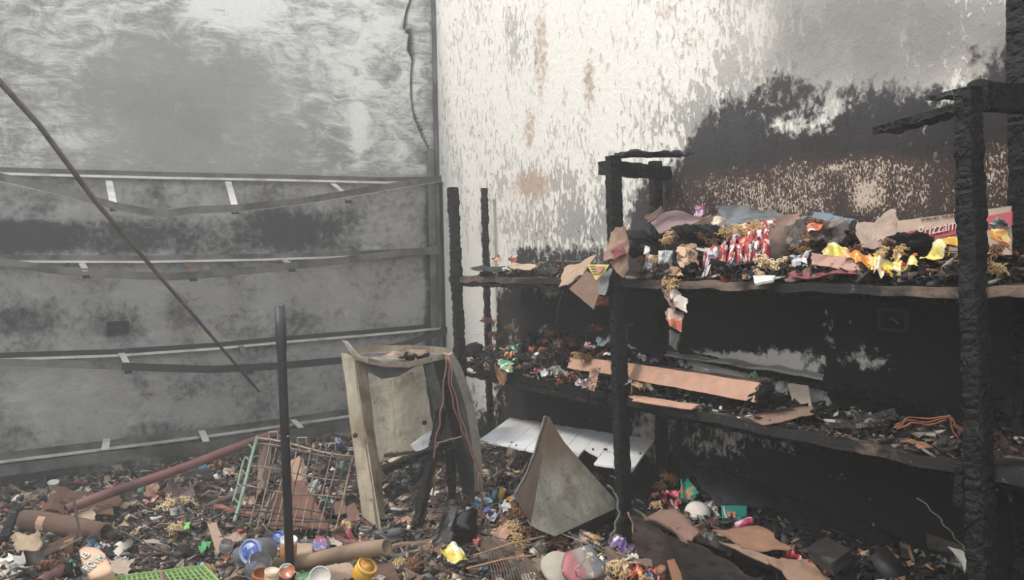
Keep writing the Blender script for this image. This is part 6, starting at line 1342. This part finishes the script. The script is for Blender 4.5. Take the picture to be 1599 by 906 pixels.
gs('cardboard_sheet', 'dark brown board strip left of the iron stake', 'cardboard', [(58, 858, .05), (118, 832, .07), (122, 842, .05), (60, 876, .04)], C_BD, .006, 6, .005, .03)
gs('cardboard_scrap', 'pale tan pointed card right of the painted brick', 'scrap', [(176, 860, .06), (205, 842, .08), (208, 850, .05), (184, 872, .05)], C_PALE, .006, 7, .003, .05)
gs('cardboard_scrap', 'flat beige card scrap between the painted brick and the green crate', 'scrap', [(172, 876, .06), (208, 876, .06), (200, 896, .05), (176, 896, .05)], M((176, 156, 138), .85, 0, .12), .008, 8, .003, .08)
gs('cardboard_sheet', 'tan upright cardboard piece left of the clear jars', 'cardboard', [(324, 818, .08), (338, 816, .09), (356, 862, .06), (338, 864, .05)], M((166, 136, 114), .85, 0, .12), .006, 9, .005, .04)
gs('cardboard_scrap', 'tan angular card scrap right of the upright cardboard piece', 'scrap', [(348, 838, .07), (372, 832, .08), (380, 846, .06), (356, 850, .06)], C_TAN, .006, 10, .004, .05)
gs('cardboard_sheet', 'brown crumpled sheet heap under the long red pipe in the middle left', 'cardboard', [(262, 752, .06), (306, 750, .06), (302, 782, .05), (258, 780, .05)], M((110, 88, 82), .85, 0, .3), .026, 11, .004, .06, .01)
gs('grey_plank', 'dark grey sooty plank lying under the blue cloth', 'plank', [(250, 740, .03), (330, 734, .03), (332, 748, .02), (250, 754, .02)], M((64, 62, 62), .8, 0, .4), .004, 12, .010, .02)
gs('cardboard_sheet', 'light cardboard piece behind the tan pipe right of the pole', 'cardboard', [(456, 850, .06), (488, 850, .06), (500, 866, .05), (460, 868, .05)], C_TAN, .006, 13, .005, .03)
gs('cardboard_sheet', 'broad beige cardboard piece below the tan pipe', 'cardboard', [(500, 884, .05), (548, 882, .06), (558, 902, .04), (512, 912, .03)], M((182, 154, 128), .85, 0, .12), .006, 14, .005, .03)
gs('cardboard_sheet', 'brown card sheet right of the yellow tub at the bottom edge', 'cardboard', [(590, 884, .05), (612, 878, .06), (628, 912, .04), (580, 914, .03)], C_BD, .006, 15, .005, .03)
gs('cardboard_sheet', 'brown-grey square card in front of the wire grille', 'cardboard', [(812, 880, .06), (850, 872, .07), (852, 902, .04), (812, 906, .03)], M((120, 104, 92), .85, 0, .2), .004, 16, .005, .03)
gs('stone_slab', 'grey flat stone slab behind the wire grille', 'slab', [(748, 862, .05), (778, 856, .06), (784, 872, .04), (752, 876, .04)], M((126, 118, 106), .85, 0, .2), .004, 17, .012, .03)
gs('cardboard_sheet', 'brown flattened sheet running right of the purple cloth', 'cardboard', [(950, 858, .06), (1040, 876, .06), (1040, 892, .04), (950, 880, .04)], M((116, 92, 80), .85, 0, .25), .016, 18, .004, .06, .01, 14)
m = MB(); m.bar(P(1052, 874, t=2.95), P(1066, 925, t=2.9), .045, .02, fw); thing(m, 'wood_piece', M((150, 100, 70), .8, 0, .2, 5), 'orange-brown wood piece standing at the bottom edge before the dark board', 'wood')
# brown wedge inside the rack, rolled card, bracket
wd_ = empty('cardboard_wedge', G(470, 830), 'tall brown cardboard wedge standing inside the wire rack', 'cardboard')
def wp_(p4, mat, nm, seed):
    m = MB(); m.sheet([P(a, b, t=c) for a, b, c in p4], 8, 10, .005, .005, seed, .015); part(m, nm, mat, wd_)
wp_([(446, 752, 3.95), (474, 752, 3.95), (516, 828, 3.62), (440, 828, 3.55)], M((140, 92, 74), .85, 0, .15, 5), 'front', 1)
wp_([(446, 752, 3.95), (440, 828, 3.55), (418, 824, 3.65), (438, 770, 3.95)], M((112, 74, 60), .85, 0, .2, 5), 'side', 2)
gs('rolled_card', 'light brown folded card standing above the cardboard wedge', 'cardboard', [(450, 718, .12), (474, 716, .12), (480, 752, .06), (456, 754, .06)], M((178, 142, 116), .85, 0, .12), .008, 19, .004, .03, .008)
gs('card_tongue', 'grey-brown curved card tongue at the middle of the wire rack', 'cardboard', [(404, 700, .10), (424, 694, .10), (418, 768, .08), (400, 772, .08)], M((134, 112, 94), .85, 0, .2), .01, 20, .004, .04, .01)
gs('card_tongue', 'pale brown card strip leaning at the left of the cardboard wedge', 'cardboard', [(424, 772, .09), (440, 768, .09), (420, 806, .06), (400, 812, .05)], M((150, 124, 104), .85, 0, .2), .008, 21, .004, .04, .01)
for i, (p4, lab) in enumerate([([(540, 792), (556, 788), (562, 812), (544, 816)], 'brown card piece against the cabinet left side'), ([(520, 786), (538, 782), (542, 802), (524, 806)], 'brown card piece left of the one against the cabinet')]):
    gs('card_piece', lab, 'cardboard', [(a, b, .06) for a, b in p4], M((134, 98, 82), .85, 0, .15), .004, 22 + i, .005, .04)
m = MB(); m.bar(P(304, 752, t=4.25), P(312, 800, t=4.05), .004, .05, fw); m.bar(P(306, 800, t=4.05), P(330, 795, t=4.1), .05, .004); thing(m, 'metal_bracket', M((62, 50, 46), .6, .1), 'dark L-shaped bracket standing left of the wire rack', 'bracket')
m = MB(); m.char(P(6, 842, t=3.0), P(24, 795, t=3.2), .03, .02, Vector((1, 0, 0)), 90, .02, .004); thing(m, 'ash_stick', mat_char('ashen_wood'), 'ash-grey charred stick leaning up at the far left edge', 'stick')
# dish with red and grey print, pale plate
e = empty('plastic_dish', G(912, 884, .05), 'round dented plastic dish with red and grey print at the bottom edge', 'dish')
def dome(c, r, h, mat, nm, parent=None, seed=0, dent=.2):
    m = MB(); nrm = (-fw * .75 + Vector((0, 0, .66))).normalized(); q = nrm.to_track_quat('Z', 'Y').to_matrix().to_4x4()
    m.lathe([(r, 0), (r * .98, h * .35), (r * .8, h * .75), (r * .45, h), (0, h * 1.04)], 26, Matrix.Translation(c) @ q, dent, seed)
    return m
def mat_dish():
    m, t, b = newmat('dish_print')
    v, w = objvec(t); sp_ = t.add('ShaderNodeSeparateXYZ'); t.link(v, sp_.inputs[0])
    n1 = t.noise(v, 16, 5, .6, .8); n2 = t.noise(v, 34, 3, .5, .3)
    x = t.math('ADD', sp_.outputs['X'], t.math('MULTIPLY', t.math('SUBTRACT', n1, .5), .06))
    c = t.mix(t.step(x, -.022, -.008), lin((166, 84, 90)), lin((112, 110, 110)))
    c = t.mix(t.step(t.math('ABSOLUTE', t.math('SUBTRACT', x, .004)), .018, .006), c, lin((148, 132, 120)))
    c = t.mix(t.math('MULTIPLY', t.step(n1, .5, .64), .6), c, lin((70, 62, 58)))
    c = t.mix(t.step(n2, .60, .66), c, lin((206, 176, 150)))
    t.link(c, b.inputs['Base Color']); b.inputs['Roughness'].default_value = .45
    return m
m = dome(P(908, 884, t=2.96), .066, .012, None, '', seed=4, dent=.34); part(m, 'shell', mat_dish(), e, None, True)
m = dome(P(872, 886, t=3.0), .058, .012, None, '', seed=7, dent=.1); thing(m, 'pale_plate', M((176, 166, 146), .7, 0, .12, 7), 'beige dented plate under the left of the printed dish', 'plate', None, True)
# bent wire grille
gr = empty('wire_grille', G(800, 880), 'fanned rusty wire grille lying in front of the folded metal sheet', 'grille')
for k in range(15):
    f = k / 14; m = MB()
    m.tube([P(748 + 40 * f, 836 + 10 * f, t=3.35 - .1 * f), P(760 + 52 * f, 862 - 4 * f, t=3.2), P(768 + 62 * f, 890 - 8 * f, t=3.05), P(770 + 72 * f, 918 - 12 * f, t=2.95)], .0022, 5); part(m, 'wire', M((112, 90, 74), .6, .1), gr)
for k, (a, b) in enumerate((((728, 888), (842, 866)), ((740, 868), (850, 838)))):
    m = MB(); m.tube([P(a[0], a[1], t=3.0 + .15 * k), P((a[0] + b[0]) / 2, (a[1] + b[1]) / 2 - 3, t=3.0 + .15 * k), P(b[0], b[1], t=3.05 + .15 * k)], .0032, 6); part(m, 'cross_wire', M((170, 124, 84), .6), gr)

# ------------------------------------------------------------------ smaller pieces that can still be told apart
LMK = [('the painted brick', 145, 878), ('the brown cardboard tube', 90, 822), ('the long red pipe', 240, 745), ('the green crate', 262, 898), ('the wire rack', 470, 745), ('the foot of the wire rack', 410, 815), ('the upright pole', 437, 880), ('the clear jars', 385, 862), ('the thick tan pipe', 520, 872), ('the cabinet left foot', 585, 830), ('the black bag', 722, 832), ('the coloured tins', 772, 786), ('the lime green strip', 292, 824), ('the yellow packet', 706, 864), ('the wire grille', 800, 872), ('the printed dish', 912, 882), ('the middle post', 978, 835), ('the ash-crusted log', 650, 745), ('the yellow-orange tub', 565, 885), ('the brown cardboard wedge', 470, 800), ('the white ribbed panel', 790, 735), ('the mint green tin', 219, 770), ('the beige carton', 42, 848), ('the green strap', 324, 858), ('the thin brown pipe', 660, 850), ('the rust-red pipe end', 88, 896)]
def where(px, py):
    d = sorted(((math.hypot(px - x, (py - y) * 1.3), n_, x, y) for n_, x, y in LMK))[0]
    dx, dy = px - d[2], py - d[3]
    if abs(dx) > abs(dy): s = 'left of' if dx < 0 else 'right of'
    else: s = 'behind' if dy < 0 else 'in front of'
    q = 'close' if d[0] < 26 else ('a little way' if d[0] < 52 else 'well')
    pre = {'close': 'just ', 'a little way': 'some way ', 'well': 'far '}[q]
    return pre + s + ' ' + d[1]
TY = [('card', 'cardboard_scrap', 'scrap', 'card scrap', 4, [(C_BR, 'brown'), (C_BD, 'dark brown'), (C_TAN, 'tan'), (C_PALE, 'pale'), (C_GR, 'grey'), (C_SOOT, 'sooty black'), (C_ORG, 'orange-brown')], .7, 62),
 ('foil', 'torn_wrapper', 'wrapper', 'crumpled wrapper', 4, [(WRED, 'red and white'), (WORG, 'orange'), (WSIL, 'silver'), (WMIX, 'grey printed'), (WBRN, 'brown'), (WRDK, 'dark red'), (WGRN, 'green'), (WHT, 'white'), (MP((70, 120, 150), (190, 200, 200), (50, 80, 110)), 'blue')], .55, 66),
 ('scrap', 'paper_scrap', 'scrap', 'curled paper scrap', 5, [(C_PALE, 'pale'), (C_SOOT, 'burnt black'), (WHT, 'white'), (C_BR, 'brown'), (C_GR, 'ash-grey')], .7, 56),
 ('lump', 'charred_lump', 'remains', 'charred lump', 4, [(CHARD, 'black'), (mat_char('ashen_wood'), 'ash-grey')], .9, 30),
 ('stick', 'charred_stick', 'stick', 'stick', 3, [(CHARD, 'black charred'), (M((150, 122, 98), .8), 'pale brown'), (mat_char('ashen_wood'), 'ash-grey')], .8, 30),
 ('noodle', 'noodle_clump', 'noodles', 'noodle clump', 4, [(NOOD, 'golden'), (NOODD, 'brown'), (NOODP, 'pale')], .6, 20),
 ('wire', 'bent_wire', 'wire', 'bent wire', 4, [(M((110, 90, 76), .6), 'rusty'), (M((150, 146, 138), .5), 'grey')], 1.0, 26),
 ('can', 'tin_can', 'can', 'small crushed tin', 2, [(M((150, 140, 126), .5, .3, .4), 'dull grey'), (M((170, 120, 80), .6, .2, .4), 'rusty')], .5, 8)]
TOPB = [(-20, 790), (60, 775), (130, 768), (200, 752), (320, 738), (400, 700), (520, 704), (560, 790), (600, 745), (740, 740), (756, 780), (820, 800), (835, 840), (960, 840), (990, 870), (1050, 890)]
seen = {}
rnd = random.Random(23); fills = []   # one label, one piece: a repeat is simply not placed
for (sp, nm, ct_, noun, nv, cols, sc, cnt) in TY:
    for k in range(cnt):
        for tr in range(30):
            px = rnd.uniform(0, 1040); lo = np.interp(px, [a for a, b in TOPB], [b for a, b in TOPB]); py = lo + (915 - lo) * rnd.random() ** .85
            if 380 < px < 600 and 848 < py < 892 and rnd.random() < .7: continue
            break
        mt, cn = cols[int(rnd.random() * len(cols))]
        s = sc * rnd.choice((.6, .8, 1.0, 1.25))
        size = 'small ' if s < sc * .75 else ('large ' if s > sc * 1.1 else '')
        lab = '%s%s %s %s' % (size, cn, noun, where(px, py))
        if (nm, lab) in seen: continue
        fills.append([nm, '%s%d' % (sp, k % nv), mt, px, py, lab, ct_, s]); seen.setdefault((nm, lab), []).append(len(fills) - 1)
for i, (nm, shp, mt, px, py, lab, ct_, s) in enumerate(fills):
    g = None
    if len(seen[(nm, lab)]) > 1: g = 'alike ' + lab
    on_rubble(nm, shp, mt, px, py, lab, ct_, s, (rnd.uniform(-.7, .7), rnd.uniform(-.7, .7), rnd.uniform(0, 6.28)), .028, g)
# tangles of burnt wire and strands
def tangle(name, label, cpx, n, spread, mat, seed, L=.16, rad=.0018, zs=.06):
    rg = random.Random(seed); m = MB()
    for k in range(n):
        px, py = cpx[0] + rg.gauss(0, spread[0]), cpx[1] + rg.gauss(0, spread[1])
        p = G(px, py, .02) + Vector((0, 0, rg.uniform(0, zs))); a = rg.uniform(0, 6.3); pts = []
        for i in range(8):
            pts.append(p.copy()); a += rg.uniform(-.5, .5); p += Vector((math.cos(a), math.sin(a), rg.uniform(-.5, .4))) * L / 8
        m.tube(pts, rad, 4, cap=False)
    o = thing(m, name, mat, label, 'wire'); o['kind'] = 'stuff'; return o
tangle('wire_tangle', 'tangled rusty wires and strands around the wire rack', (390, 765), 70, (50, 30), M((104, 88, 76), .7), 1)
tangle('wire_tangle', 'dark tangled wires and burnt strands right of the wire rack', (525, 765), 60, (22, 35), M((64, 56, 50), .7), 2)
tangle('wire_tangle', 'tangled burnt wires inside and below the open cabinet', (680, 790), 90, (45, 32), M((96, 82, 70), .7), 3)
tangle('wire_tangle', 'burnt straw-like strands among the rubble right of the brick', (230, 830), 50, (60, 28), M((80, 72, 66), .8), 4)
tangle('wire_tangle', 'loose wires below the black bag and around the grille', (760, 865), 50, (60, 22), M((120, 96, 80), .7), 5)
